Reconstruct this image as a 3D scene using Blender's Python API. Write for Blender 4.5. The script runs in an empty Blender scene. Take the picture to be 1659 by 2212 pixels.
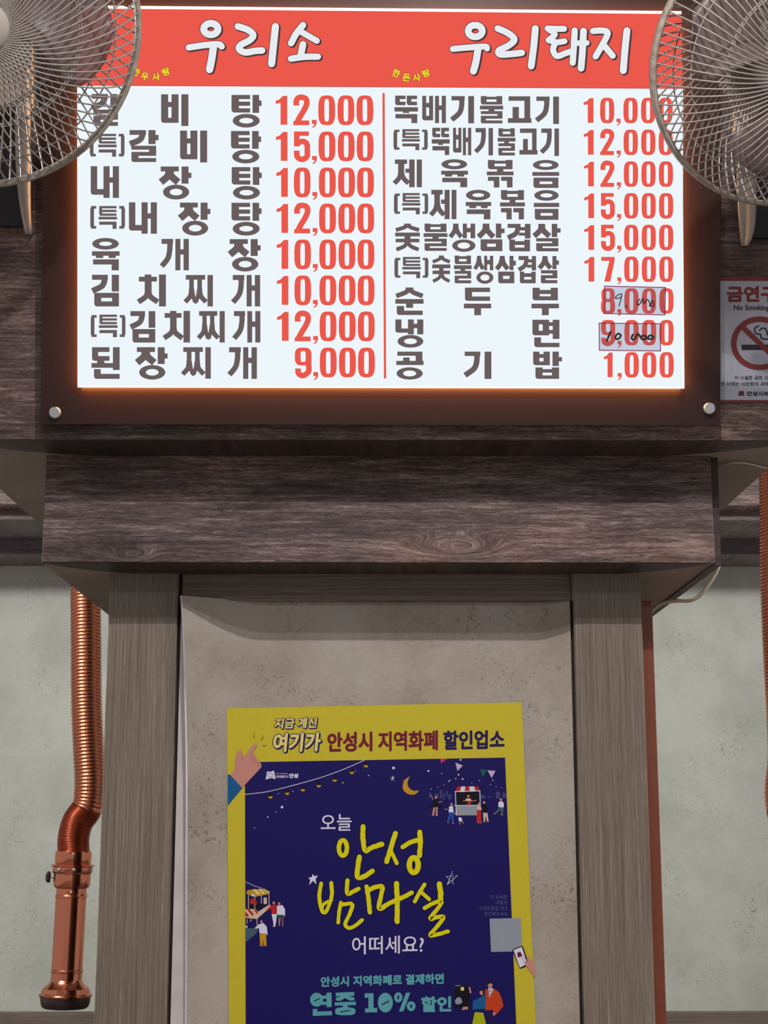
import bpy, math, random
from mathutils import Vector, Matrix
from mathutils.geometry import tessellate_polygon
random.seed(7)
R_ = math.radians
SC = bpy.context.scene
COL = SC.collection

# ------------------------------------------------------------------ camera
F = 3335.0                                   # focal length in pixels of the 1659x2212 frame
PITCH = R_(11.4); YAW = math.atan((829.5 - 812) / F)
EYE = Vector((0, 0, 1.40))
cam_data = bpy.data.cameras.new('camera')
cam_data.sensor_fit = 'HORIZONTAL'; cam_data.sensor_width = 36.0
cam_data.lens = 36.0 * F / 1659.0
cam_data.clip_start = 0.05
cam = bpy.data.objects.new('camera', cam_data); COL.objects.link(cam)
cam.location = EYE
cam.rotation_euler = (R_(90) + PITCH, 0, -YAW)
SC.camera = cam

# ------------------------------------------------------------------ world, lamps, exposure
w = bpy.data.worlds.new('room_air'); SC.world = w; w.use_nodes = True
w.node_tree.nodes['Background'].inputs[0].default_value = (0.88, 0.87, 0.90, 1)
w.node_tree.nodes['Background'].inputs[1].default_value = 0.44

def area(name, loc, sx, sy, power, color=(1, 1, 1), rot=(0, 0, 0)):
    l = bpy.data.lights.new(name, 'AREA'); l.shape = 'RECTANGLE'; l.size = sx; l.size_y = sy
    l.energy = power; l.color = color
    o = bpy.data.objects.new(name, l); COL.objects.link(o)
    o.location = loc; o.rotation_euler = rot
    return o
area('ceiling_lamp_front', (0.25, 1.25, 3.30), 0.08, 0.05, 42, (1, 0.96, 0.93))
area('ceiling_lamp_front_second', (-0.2, 1.02, 3.30), 0.10, 0.05, 14, (1, 0.96, 0.93))
area('ceiling_lamp_room', (0.3, -1.6, 3.30), 1.2, 0.6, 42, (0.95, 0.97, 1))
def globe(name, loc, power, color, rad=0.10):
    l = bpy.data.lights.new(name, 'POINT'); l.energy = power; l.color = color; l.shadow_soft_size = rad
    o = bpy.data.objects.new(name, l); COL.objects.link(o); o.location = loc
    return o
globe('globe_lamp_left', (-2.0, 3.25, 3.12), 145, (0.98, 1, 0.97))
globe('globe_lamp_right', (2.0, 3.25, 3.12), 145, (0.98, 1, 0.97))

SC.view_settings.view_transform = 'Standard'
SC.view_settings.look = 'None'
SC.view_settings.gamma = 1.0
SC.view_settings.use_curve_mapping = False
SC.view_settings.exposure = 0.0

# ------------------------------------------------------------------ geometry helpers
def ray(px, py):
    x, y, z = (px - 829.5) / F, 1.0, (1106 - py) / F
    c, s = math.cos(PITCH), math.sin(PITCH)
    y, z = y * c - z * s, y * s + z * c
    c, s = math.cos(YAW), math.sin(YAW)
    return Vector((x * c + y * s, -x * s + y * c, z))

class Plane:
    """a real plane in the room: point, normal pointing away from the viewer"""
    def __init__(self, p, n): self.p = Vector(p); self.n = Vector(n).normalized()
    def off(self, d): return Plane(self.p - self.n * d, self.n)          # towards the viewer
    def at(self, px, py):
        r = ray(px, py); t = (self.p - EYE).dot(self.n) / r.dot(self.n)
        return EYE + r * t
def vplane(Y): return Plane((0, Y, 0), (0, 1, 0))
def zplane(Z): return Plane((0, 0, Z), (0, 0, 1))

def lin(r, g, b):
    f = lambda c: (c / 255 / 12.92) if c / 255 <= 0.04045 else ((c / 255 + 0.055) / 1.055) ** 2.4
    return (f(r), f(g), f(b), 1)

def tag(o, label=None, cat=None, group=None, kind=None):
    if label: o['label'] = label
    if cat: o['category'] = cat
    if group: o['group'] = group
    if kind: o['kind'] = kind
    return o
def empty(name, loc, label, cat, group=None):
    o = bpy.data.objects.new(name, None); COL.objects.link(o); o.location = loc
    o.empty_display_size = 0.05
    return tag(o, label, cat, group)
bpy.context.view_layer.update()

def mesh_obj(name, verts, faces, mat, parent=None, smooth=False, uv=None):
    me = bpy.data.meshes.new(name)
    base = Vector((0, 0, 0))
    if parent is not None:
        p = parent
        while p is not None: base += p.location; p = p.parent
    me.from_pydata([tuple(Vector(v) - base) for v in verts], [], faces)
    me.update()
    if mat: me.materials.append(mat)
    if smooth:
        for p in me.polygons: p.use_smooth = True
    o = bpy.data.objects.new(name, me); COL.objects.link(o)
    if parent is not None: o.parent = parent
    return o

class MB:
    def __init__(s): s.v = []; s.f = []
    def add(s, vs, fs):
        n = len(s.v); s.v += [Vector(v) for v in vs]; s.f += [tuple(i + n for i in f) for f in fs]
    def box(s, x0, x1, y0, y1, z0, z1):
        s.add([(x0,y0,z0),(x1,y0,z0),(x1,y1,z0),(x0,y1,z0),(x0,y0,z1),(x1,y0,z1),(x1,y1,z1),(x0,y1,z1)],
              [(0,3,2,1),(4,5,6,7),(0,1,5,4),(1,2,6,5),(2,3,7,6),(3,0,4,7)])
    def bevbox(s, x0, x1, y0, y1, z0, z1, b=0.002):
        """box with chamfered vertical and horizontal edges (24 vertices)"""
        c = [(x0, x1), (y0, y1), (z0, z1)]
        idx = {}
        vs = []
        for i in (0, 1):
            for j in (0, 1):
                for k in (0, 1):
                    P = [c[0][i], c[1][j], c[2][k]]
                    S = [1 if i == 0 else -1, 1 if j == 0 else -1, 1 if k == 0 else -1]
                    for a in range(3):
                        q = [P[m] + (0 if m == a else S[m] * b) for m in range(3)]
                        idx[(i, j, k, a)] = len(vs); vs.append(q)
        fs = []
        for a in range(3):
            o = [m for m in range(3) if m != a]
            for side in (0, 1):
                f = []
                for u, v in ((0, 0), (1, 0), (1, 1), (0, 1)):
                    key = [0, 0, 0]; key[a] = side; key[o[0]] = u; key[o[1]] = v
                    f.append(idx[(key[0], key[1], key[2], a)])
                fs.append(tuple(f if side else reversed(f)))
        for a in range(3):
            o = [m for m in range(3) if m != a]
            for u in (0, 1):
                for v in (0, 1):
                    k0 = [0, 0, 0]; k0[o[0]] = u; k0[o[1]] = v; k1 = list(k0); k1[a] = 1
                    fs.append((idx[(*k0, o[0])], idx[(*k0, o[1])], idx[(*k1, o[1])], idx[(*k1, o[0])]))
        for i in (0, 1):
            for j in (0, 1):
                for k in (0, 1): fs.append((idx[(i,j,k,0)], idx[(i,j,k,1)], idx[(i,j,k,2)]))
        s.add(vs, fs)
    def slab(s, quad, d):
        """quad of 4 points pushed along vector d"""
        q = [Vector(p) for p in quad]; d = Vector(d)
        s.add(q + [p + d for p in q], [(0,1,2,3),(7,6,5,4),(0,4,5,1),(1,5,6,2),(2,6,7,3),(3,7,4,0)])
    def tube(s, pts, r, n=10, closed=False, cap=True):
        pts = [Vector(p) for p in pts]; m = len(pts)
        rr = r if isinstance(r, (list, tuple)) else [r] * m
        up = None; base = len(s.v)
        for i, p in enumerate(pts):
            if closed: t = pts[(i + 1) % m] - pts[i - 1]
            else: t = pts[min(i + 1, m - 1)] - pts[max(i - 1, 0)]
            t.normalize()
            if up is None:
                up = Vector((0, 0, 1)) if abs(t.z) < 0.9 else Vector((0, 1, 0))
            up = (up - t * up.dot(t)).normalized(); sd = t.cross(up)
            for k in range(n):
                a = 2 * math.pi * k / n
                s.v.append(p + (up * math.cos(a) + sd * math.sin(a)) * rr[i])
        for i in range(m if closed else m - 1):
            j = (i + 1) % m
            for k in range(n):
                l = (k + 1) % n
                s.f.append((base + i*n + k, base + i*n + l, base + j*n + l, base + j*n + k))
        if cap and not closed:
            s.f.append(tuple(base + k for k in range(n)))
            s.f.append(tuple(base + (m-1)*n + n - 1 - k for k in range(n)))
    def lathe(s, prof, origin, ax, n=40, a0=0.0, a1=2 * math.pi):
        """prof: list of (radius, distance along ax)"""
        ax = Vector(ax).normalized(); u = Vector((0, 0, 1)) if abs(ax.z) < 0.9 else Vector((1, 0, 0))
        u = (u - ax * u.dot(ax)).normalized(); v = ax.cross(u); o = Vector(origin); b = len(s.v); m = len(prof)
        for r, h in prof:
            for k in range(n):
                a = 2 * math.pi * k / n
                s.v.append(o + ax * h + (u * math.cos(a) + v * math.sin(a)) * r)
        for i in range(m - 1):
            for k in range(n):
                l = (k + 1) % n
                s.f.append((b + i*n + k, b + i*n + l, b + (i+1)*n + l, b + (i+1)*n + k))
    def build(s, name, mat, parent=None, smooth=False):
        return mesh_obj(name, s.v, s.f, mat, parent, smooth)

def smoothpts(pts, sub=6):
    if len(pts) < 3: return [tuple(p) for p in pts]
    P = [Vector(p) for p in pts]; P = [P[0] * 2 - P[1]] + P + [P[-1] * 2 - P[-2]]
    out = []
    for i in range(1, len(P) - 2):
        for k in range(sub):
            t = k / sub
            a, b, c, d = P[i-1], P[i], P[i+1], P[i+2]
            out.append(tuple(0.5 * ((2*b) + (c - a)*t + (2*a - 5*b + 4*c - d)*t*t + (3*b - a - 3*c + d)*t**3)))
    out.append(tuple(P[-2]))
    return out

# ------------------------------------------------------------------ materials
def new_mat(name):
    m = bpy.data.materials.new(name); m.use_nodes = True
    nt = m.node_tree; return m, nt, nt.nodes['Principled BSDF']
def N(nt, t, **kw):
    n = nt.nodes.new(t)
    for k, v in kw.items(): setattr(n, k, v)
    return n
def plain(name, col, rough=0.5, metal=0.0, spec=0.5, noise=0.0, nscale=40, bump=0.0, coat=0.0):
    m, nt, b = new_mat(name)
    b.inputs['Base Color'].default_value = col; b.inputs['Roughness'].default_value = rough
    b.inputs['Metallic'].default_value = metal; b.inputs['Specular IOR Level'].default_value = spec
    b.inputs['Coat Weight'].default_value = coat
    if noise or bump:
        tc = N(nt, 'ShaderNodeTexCoord'); no = N(nt, 'ShaderNodeTexNoise')
        no.inputs['Scale'].default_value = nscale; no.inputs['Detail'].default_value = 5
        nt.links.new(tc.outputs['Object'], no.inputs['Vector'])
        if noise:
            r = N(nt, 'ShaderNodeValToRGB')
            r.color_ramp.elements[0].position = 0.3; r.color_ramp.elements[1].position = 0.7
            r.color_ramp.elements[0].color = tuple(c * (1 - noise) for c in col[:3]) + (1,)
            r.color_ramp.elements[1].color = tuple(min(1, c * (1 + noise)) for c in col[:3]) + (1,)
            nt.links.new(no.outputs['Fac'], r.inputs[0]); nt.links.new(r.outputs[0], b.inputs['Base Color'])
        if bump:
            bp = N(nt, 'ShaderNodeBump'); bp.inputs['Strength'].default_value = bump; bp.inputs['Distance'].default_value = 0.002
            nt.links.new(no.outputs['Fac'], bp.inputs['Height']); nt.links.new(bp.outputs[0], b.inputs['Normal'])
    return m
def emis(name, col, strength=1.0):
    m = bpy.data.materials.new(name); m.use_nodes = True; nt = m.node_tree
    nt.nodes.remove(nt.nodes['Principled BSDF'])
    e = N(nt, 'ShaderNodeEmission'); e.inputs[0].default_value = col; e.inputs[1].default_value = strength
    nt.links.new(e.outputs[0], nt.nodes['Material Output'].inputs[0])
    return m
def math_(nt, op, a, b=None, clamp=False):
    n = N(nt, 'ShaderNodeMath', operation=op); n.use_clamp = clamp
    for i, x in enumerate((a, b)):
        if x is None: continue
        if isinstance(x, (int, float)): n.inputs[i].default_value = x
        else: nt.links.new(x, n.inputs[i])
    return n.outputs[0]
def ramp(nt, fac, stops):
    r = N(nt, 'ShaderNodeValToRGB'); e = r.color_ramp.elements
    while len(e) < len(stops): e.new(0.5)
    for i, (p, c) in enumerate(stops): e[i].position = p; e[i].color = c
    nt.links.new(fac, r.inputs[0]); return r.outputs[0]
def noise(nt, vec, scale, detail=6, rough=0.6, dist=0.0):
    n = N(nt, 'ShaderNodeTexNoise'); n.inputs['Scale'].default_value = scale; n.inputs['Detail'].default_value = detail
    n.inputs['Roughness'].default_value = rough; n.inputs['Distortion'].default_value = dist
    nt.links.new(vec, n.inputs['Vector']); return n.outputs['Fac']
def combine(nt, x, y, z):
    c = N(nt, 'ShaderNodeCombineXYZ')
    for i, v in enumerate((x, y, z)):
        if isinstance(v, (int, float)): c.inputs[i].default_value = v
        else: nt.links.new(v, c.inputs[i])
    return c.outputs[0]

def wood(name, stops, along='x', knots=(), fine=1.0, rough=0.55, bump=0.35, patch=0.35, across=66, run=4.2, wobble=0.022, cracks=True):
    """printed wood film: long streaks along one axis, broad tone patches, knots that bend the grain"""
    m, nt, b = new_mat(name)
    tc = N(nt, 'ShaderNodeTexCoord'); sp = N(nt, 'ShaderNodeSeparateXYZ')
    nt.links.new(tc.outputs['Object'], sp.inputs[0])
    L, A = (sp.outputs[0], sp.outputs[2]) if along == 'x' else (sp.outputs[2], sp.outputs[0])
    D = sp.outputs[1]
    wob = noise(nt, combine(nt, math_(nt, 'MULTIPLY', L, 1.6), D, math_(nt, 'MULTIPLY', A, 3.0)), 2.0, 3)
    A2 = math_(nt, 'ADD', A, math_(nt, 'MULTIPLY', math_(nt, 'SUBTRACT', wob, 0.5), wobble))
    for (kx, kz, sx, sz, amp) in knots:
        dx = math_(nt, 'MULTIPLY', math_(nt, 'SUBTRACT', L, kx), 1 / sx)
        dz = math_(nt, 'MULTIPLY', math_(nt, 'SUBTRACT', A, kz), 1 / sz)
        d2 = math_(nt, 'ADD', math_(nt, 'MULTIPLY', dx, dx), math_(nt, 'MULTIPLY', dz, dz))
        g = math_(nt, 'POWER', 2.718, math_(nt, 'MULTIPLY', d2, -1.0))
        A2 = math_(nt, 'ADD', A2, math_(nt, 'MULTIPLY', g, amp))
    g1 = noise(nt, combine(nt, math_(nt, 'MULTIPLY', L, run), D, math_(nt, 'MULTIPLY', A2, across)), 2.2, 8, 0.68)
    g2 = noise(nt, combine(nt, math_(nt, 'MULTIPLY', L, run * 8), D, math_(nt, 'MULTIPLY', A2, across * 4)), 2.0, 6, 0.8)
    pt = noise(nt, combine(nt, math_(nt, 'MULTIPLY', L, 1.2), D, math_(nt, 'MULTIPLY', A, 5.0)), 1.9, 3)
    v = math_(nt, 'ADD', math_(nt, 'MULTIPLY', g1, 0.50), math_(nt, 'MULTIPLY', g2, 0.50))
    v = math_(nt, 'ADD', v, math_(nt, 'MULTIPLY', math_(nt, 'SUBTRACT', pt, 0.5), patch))
    col = ramp(nt, v, stops)
    if cracks:                                    # short dark checks along the grain, browner clouds
        g3 = noise(nt, combine(nt, math_(nt, 'MULTIPLY', L, run * 3.2), D, math_(nt, 'MULTIPLY', A2, across * 2.2)), 2.0, 5, 0.62)
        g4 = noise(nt, combine(nt, math_(nt, 'MULTIPLY', L, 2.5), D, math_(nt, 'MULTIPLY', A, 9)), 2.3, 3)
        ck = math_(nt, 'MULTIPLY', math_(nt, 'MULTIPLY', math_(nt, 'SUBTRACT', g3, 0.60), 16, True), math_(nt, 'MULTIPLY', math_(nt, 'SUBTRACT', g4, 0.42), 5, True))
        m1 = N(nt, 'ShaderNodeMix', data_type='RGBA'); nt.links.new(math_(nt, 'MULTIPLY', ck, 0.8), m1.inputs[0]); nt.links.new(col, m1.inputs[6]); m1.inputs[7].default_value = lin(24, 15, 16)
        m2 = N(nt, 'ShaderNodeMix', data_type='RGBA', blend_type='MULTIPLY'); nt.links.new(math_(nt, 'MULTIPLY', math_(nt, 'SUBTRACT', pt, 0.42), 4, True), m2.inputs[0])
        nt.links.new(m1.outputs[2], m2.inputs[6]); m2.inputs[7].default_value = (1.0, 0.84, 0.74, 1)
        col = m2.outputs[2]
    nt.links.new(col, b.inputs['Base Color'])
    b.inputs['Roughness'].default_value = rough
    b.inputs['Specular IOR Level'].default_value = 0.3
    bp = N(nt, 'ShaderNodeBump'); bp.inputs['Strength'].default_value = bump; bp.inputs['Distance'].default_value = 0.0015
    nt.links.new(math_(nt, 'ADD', g1, g2), bp.inputs['Height']); nt.links.new(bp.outputs[0], b.inputs['Normal'])
    return m

def wallpaper(name, base, dark, spot, sc=1.0, spots=1.0):
    """mottled plaster-look paper: clouds, hairline cracks and gatherings of small dark flecks"""
    m, nt, b = new_mat(name)
    tc = N(nt, 'ShaderNodeTexCoord'); vec = tc.outputs['Object']
    c1 = noise(nt, vec, 3.2 * sc, 5, 0.6)
    c2 = noise(nt, vec, 75 * sc, 8, 0.8, 1.6)
    fl = noise(nt, vec, 45 * sc, 6, 0.72, 2.2)
    gather = noise(nt, vec, 5.5 * sc, 3, 0.6)
    v = math_(nt, 'ADD', math_(nt, 'MULTIPLY', c1, 0.65), math_(nt, 'MULTIPLY', c2, 0.35))
    col = ramp(nt, v, [(0.40, dark), (0.47, tuple(a * .55 + b_ * .45 for a, b_ in zip(dark, base))), (0.57, base)])
    fm = math_(nt, 'MULTIPLY', math_(nt, 'SUBTRACT', fl, 0.545), 12.0, True)
    gm = math_(nt, 'MULTIPLY', math_(nt, 'SUBTRACT', gather, 0.47), 5.0, True)
    wv = N(nt, 'ShaderNodeTexNoise'); wv.inputs['Scale'].default_value = 6 * sc; nt.links.new(vec, wv.inputs['Vector'])
    add = N(nt, 'ShaderNodeVectorMath', operation='MULTIPLY_ADD'); nt.links.new(wv.outputs['Color'], add.inputs[0])
    add.inputs[1].default_value = (0.25, 0.25, 0.25); nt.links.new(vec, add.inputs[2])
    vo = N(nt, 'ShaderNodeTexVoronoi', feature='DISTANCE_TO_EDGE'); vo.inputs['Scale'].default_value = 5.5 * sc
    nt.links.new(add.outputs[0], vo.inputs['Vector'])
    cr = math_(nt, 'SUBTRACT', 1.0, math_(nt, 'MULTIPLY', vo.outputs['Distance'], 90.0), True)
    crm = math_(nt, 'MULTIPLY', math_(nt, 'SUBTRACT', noise(nt, vec, 9 * sc, 2), 0.58), 10.0, True)
    k = math_(nt, 'MAXIMUM', math_(nt, 'MULTIPLY', math_(nt, 'MULTIPLY', fm, gm), spots),
              math_(nt, 'MULTIPLY', math_(nt, 'MULTIPLY', cr, crm), 0.35))
    mx = N(nt, 'ShaderNodeMix', data_type='RGBA')
    nt.links.new(math_(nt, 'MULTIPLY', k, 0.75), mx.inputs[0]); nt.links.new(col, mx.inputs[6]); mx.inputs[7].default_value = spot
    nt.links.new(mx.outputs[2], b.inputs['Base Color'])
    b.inputs['Roughness'].default_value = 0.75; b.inputs['Specular IOR Level'].default_value = 0.25
    bp = N(nt, 'ShaderNodeBump'); bp.inputs['Strength'].default_value = 0.6; bp.inputs['Distance'].default_value = 0.003
    nt.links.new(c2, bp.inputs['Height']); nt.links.new(bp.outputs[0], b.inputs['Normal'])
    return m

M = {}
def P3(px, py, Y): return vplane(Y).at(px, py)

# depths of the built things (metres from the eye, along y)
YB, YF, YP, YW = 2.90, 3.03, 3.165, 6.40
k1 = P3(985, 1183, YF); k2 = P3(283, 1198, YF); zf0 = P3(812, 1215, YF).z   # knots are kept in the front panel's own frame
WST = [(0.36, lin(46, 34, 34)), (0.45, lin(78, 62, 60)), (0.53, lin(108, 92, 90)), (0.645, lin(170, 154, 154))]
M['wood'] = wood('dark_weathered_wood_film', WST, 'x', knots=[(k1.x, k1.z - zf0, 0.075, 0.020, 0.055), (k2.x, k2.z - zf0, 0.034, 0.012, 0.036)])
M['wood_beam'] = wood('dark_weathered_wood_film_plain', WST, 'x')
M['wood_strip'] = wood('dark_wood_film_wrap', [(0.3, lin(26, 20, 22)), (0.5, lin(66, 54, 56)), (0.7, lin(96, 84, 84))], 'x')
M['pillar_wood'] = wood('grey_brown_wood_film', [(0.38, lin(88, 76, 66)), (0.48, lin(122, 109, 98)), (0.55, lin(138, 125, 112)), (0.64, lin(188, 176, 160))],
                        'z', fine=1.5, patch=0.10, across=150, run=1.2, bump=0.3, wobble=0.006, cracks=False)
M['lintel_wood'] = wood('grey_brown_wood_film_crosswise', [(0.38, lin(84, 72, 64)), (0.5, lin(118, 104, 94)), (0.64, lin(156, 142, 130))],
                        'x', fine=1.5, patch=0.10, across=140, run=0.9, bump=0.3, wobble=0.005, cracks=False)
M['cornice_wood'] = wood('grey_cornice_wood_film', [(0.3, lin(74, 66, 66)), (0.5, lin(116, 106, 108)), (0.7, lin(150, 142, 146))], 'x')
M['under'] = wallpaper('taupe_soffit_paper', lin(160, 148, 138), lin(146, 134, 124), lin(100, 90, 80), 1.0, 0.5)
M['plaster'] = wallpaper('grey_green_plaster_paper', lin(212, 212, 203), lin(193, 193, 182), lin(116, 112, 100), 1.0, 0.8)
M['beige_paper'] = wallpaper('beige_plaster_paper', lin(190, 180, 170), lin(166, 153, 140), lin(96, 86, 74), 1.25, 1.0)
M['white_edge'] = plain('white_foam_edge', lin(206, 196, 196), 0.7, noise=0.08, nscale=20)
M['dark_gap'] = plain('dark_joint', lin(44, 34, 34), 0.8)
M['brown_metal'] = plain('copper_brown_painted_board', lin(122, 60, 38), 0.45, noise=0.06, nscale=60, bump=0.1)
M['copper'] = plain('polished_copper', lin(226, 140, 108), 0.17, metal=1.0)
M['copper_worn'] = plain('corrugated_copper_foil', lin(222, 138, 106), 0.27, metal=1.0, noise=0.12, nscale=200, bump=0.3)
M['copper_dark'] = plain('red_brown_lacquered_copper', lin(150, 62, 40), 0.30, metal=0.85, noise=0.1, nscale=120)
M['rubber'] = plain('dark_brown_rubber', lin(52, 38, 36), 0.35)
M['cream'] = plain('cream_cable_sheath', lin(196, 184, 160), 0.4, noise=0.06, nscale=30)
M['steel'] = plain('brushed_steel', lin(200, 198, 200), 0.38, metal=0.9, noise=0.05, nscale=300)
M['floor'] = plain('brown_floor_tile', lin(112, 100, 90), 0.35, noise=0.05, nscale=6)
M['ceiling'] = plain('white_ceiling_board', lin(205, 205, 200), 0.8, noise=0.03, nscale=8)
M['fan_plastic'] = plain('warm_grey_fan_plastic', lin(172, 162, 155), 0.38, noise=0.05, nscale=25)
M['fan_wire'] = plain('dusty_grey_fan_wire', lin(150, 142, 136), 0.42, noise=0.12, nscale=90)
M['fan_rim'] = plain('dusty_fan_rim', lin(158, 148, 136), 0.5, noise=0.28, nscale=70, bump=0.3)
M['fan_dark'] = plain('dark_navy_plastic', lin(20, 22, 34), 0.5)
def blade_material():
    m, nt, b = new_mat('smoky_translucent_blade_plastic')
    b.inputs['Base Color'].default_value = lin(128, 112, 110); b.inputs['Roughness'].default_value = 0.4
    t = N(nt, 'ShaderNodeBsdfTransparent'); t.inputs[0].default_value = (0.80, 0.66, 0.64, 1)
    mx = N(nt, 'ShaderNodeMixShader'); mx.inputs[0].default_value = 0.36
    nt.links.new(b.outputs[0], mx.inputs[1]); nt.links.new(t.outputs[0], mx.inputs[2])
    nt.links.new(mx.outputs[0], nt.nodes['Material Output'].inputs[0])
    return m
M['blade'] = blade_material()
M['acrylic'] = plain('red_brown_smoked_acrylic', (0.026, 0.0085, 0.0065, 1), 0.40, noise=0.12, nscale=200, spec=0.35)
M['lit_white'] = emis('backlit_white_film', (0.845, 0.925, 0.965, 1), 1.0)
M['lit_edge'] = emis('backlit_bare_edge', (1, 0.98, 0.97, 1), 1.15)
M['lit_strip'] = emis('added_panel_glow', (1, 0.46, 0.13, 1), 27)  # orange put into the added emitter that makes the acrylic glow
M['lit_red'] = emis('backlit_red_film', (0.83, 0.098, 0.072, 1), 1.0)
M['lit_red_dark'] = emis('backlit_red_outline', (0.52, 0.07, 0.075, 1), 1.0)
M['lit_brown'] = emis('backlit_brown_print', (0.140, 0.108, 0.110, 1), 1.0)
M['lit_dark'] = emis('backlit_dark_outline', (0.075, 0.040, 0.042, 1), 1.0)
M['lit_title'] = emis('backlit_title_white', (0.80, 0.84, 0.87, 1), 1.0)
M['lit_yellow'] = emis('backlit_yellow_print', (0.88, 0.62, 0.03, 1), 1.0)
M['lit_navy'] = emis('backlit_line_print', (0.50, 0.06, 0.08, 1), 1.0)

# ------------------------------------------------------------------ the room
floor = MB(); floor.box(-4, 4, -4, YW, -0.1, 0); tag(floor.build('floor', M['floor']), 'brown tiled restaurant floor', kind='structure')
ceil = MB(); ceil.box(-4, 4, -4, YW, 3.36, 3.46); tag(ceil.build('ceiling', M['ceiling']), 'white ceiling', kind='structure')
wb = MB(); wb.box(-4, 4, YW, YW + 0.1, 0, 3.36)
tag(wb.build('wall_back', M['plaster']), 'grey mottled plaster-look wall behind the pillar', kind='structure')
# stepped cornice along the back wall: face, soffit, face, soffit
def zz(py, Y, px=812): return P3(px, py, Y).z
Y1, Y2 = 5.70, 6.10
t = MB(); t.bevbox(-4, 4, Y2, YW, zz(1197, Y2), 3.36, 0.004)
tag(t.build('trim_1', M['cornice_wood']), 'lower step of the grey wooden cornice', kind='structure')
t = MB(); t.bevbox(-4, 4, Y1, Y2, zz(1124, Y1), 3.36, 0.004)
tag(t.build('trim_2', M['cornice_wood']), 'upper step of the grey wooden cornice', kind='structure')
t = MB(); t.bevbox(-4, 4, Y1 - 0.10, Y1, zz(1091, Y1 - 0.1), 3.36, 0.004)
tag(t.build('trim_3', M['wood_beam']), 'dark brown board above the cornice', kind='structure')
zr = zz(2186, YW - 0.03)
t = MB(); t.bevbox(-4, 4, YW - 0.03, YW, 0, zr, 0.006)
tag(t.build('trim_4', M['lintel_wood']), 'grey brown wainscot board at the foot of the back wall', kind='structure')

# ------------------------------------------------------------------ header beam (carries the menu board)
TILT = R_(10.5)
NB = Vector((0, math.cos(TILT), math.sin(TILT)))
pb = P3(812, 950, YB)
beam_pl = Plane(pb, NB)
zb = pb.z
xl = P3(0, 1055, YB); 
Lx = zplane(zb).at(0, 1055).x; Rx = zplane(zb).at(1659, 1011).x
Ydeep = 4.30
top_z = 3.30
def on_face(x, z):                                 # point of the leaning front face
    y = pb.y - (z - zb) * math.sin(TILT) / math.cos(TILT)
    return Vector((x, y, z))
beam = empty('header_beam', (0, YB + 0.4, zb), 'wide dark wooden beam with leaning front carrying the lit menu board', 'beam')
b = MB()
th = 0.018
b.slab([on_face(Lx, zb), on_face(Rx, zb), on_face(Rx, top_z), on_face(Lx, top_z)], NB * th)
b.build('front_panel', M['wood_beam'], beam)
b = MB(); b.box(Lx - 0.001, Rx + 0.001, YB + 0.004, Ydeep, zb - 0.0002, zb + 0.02); b.build('underside_panel', M['under'], beam)
b = MB()
for x0, x1 in ((Lx, Lx + 0.018), (Rx - 0.018, Rx)):
    b.add([(x0, YB + 0.016, zb), (x1, YB + 0.016, zb), (x1, Ydeep, zb), (x0, Ydeep, zb),
           (x0, on_face(0, top_z).y + 0.016, top_z), (x1, on_face(0, top_z).y + 0.016, top_z), (x1, Ydeep, top_z), (x0, Ydeep, top_z)],
          [(0,3,2,1),(4,5,6,7),(0,1,5,4),(1,2,6,5),(2,3,7,6),(3,0,4,7)])
b.build('side_panel', M['under'], beam)
# dark film wrapped round the lower edge, its back hem cut in a curve
def wrap(parent, z, x0, x1, y0, depth, mat, run):
    pts = []
    n = 24
    for i in range(n + 1):
        x = x0 + (x1 - x0) * i / n
        d = min(x - x0, x1 - x) / run
        e = depth * (1 - (1 - min(1, d)) ** 2.2 * 0.92)
        pts.append((x, e))
    vs = []; fs = []
    for x, e in pts: vs += [(x, y0, z - 0.0010), (x, y0 + e, z - 0.0010), (x, y0 + e, z + 0.003)]
    for i in range(n):
        a = i * 3; fs += [(a, a + 3, a + 4, a + 1), (a + 1, a + 4, a + 5, a + 2)]
    return mesh_obj('edge_wrap', vs, fs, mat, parent)
wrap(beam, zb, Lx, Rx, YB + 0.001, 0.135, M['wood_strip'], 0.34)

# ------------------------------------------------------------------ lower fascia box on the pillar
zf = zz(1215, YF)
fx0 = P3(90, 1215, YF).x; fx1 = P3(1545, 1215, YF).x
fascia = empty('pillar_header', (0, YF + 0.3, zf), 'dark wooden box header on top of the pillar, knots in its grain', 'header')
b = MB(); b.bevbox(fx0, fx1, YF, YF + 0.018, zf, zb + 0.003, 0.0012); b.build('front_panel', M['wood'], fascia)
b = MB(); b.box(fx0 - 0.001, fx1, YF + 0.004, Ydeep, zf - 0.0002, zf + 0.02); b.build('underside_panel', M['under'], fascia)
b = MB(); b.box(fx0, fx0 + 0.016, YF + 0.018, Ydeep, zf, zb + 0.003); b.build('side_panel', M['under'], fascia)
# the right side board stands a little proud and splays outward towards its foot
xs0 = P3(1535, 1000, YF).x; 
b = MB()
za = zb + 0.003
xt = P3(1549, 1000, YF + .02).x; xb_ = P3(1556, 1222, YF + .02).x
zsb = zz(1222, YF + .02)
b.add([(fx1 - 0.003, YF + 0.012, zsb), (xb_, YF + 0.012, zsb), (xb_, Ydeep, zsb), (fx1 - 0.003, Ydeep, zsb),
       (fx1 - 0.006, YF + 0.012, za), (xt, YF + 0.012, za), (xt, Ydeep, za), (fx1 - 0.006, Ydeep, za)],
      [(0,3,2,1),(4,5,6,7),(0,1,5,4),(1,2,6,5),(2,3,7,6),(3,0,4,7)])
b.build('side_panel', M['wood_strip'], fascia)
wrap(fascia, zf, fx0, fx1 - 0.01, YF + 0.001, 0.142, M['wood_strip'], 0.22)

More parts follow.
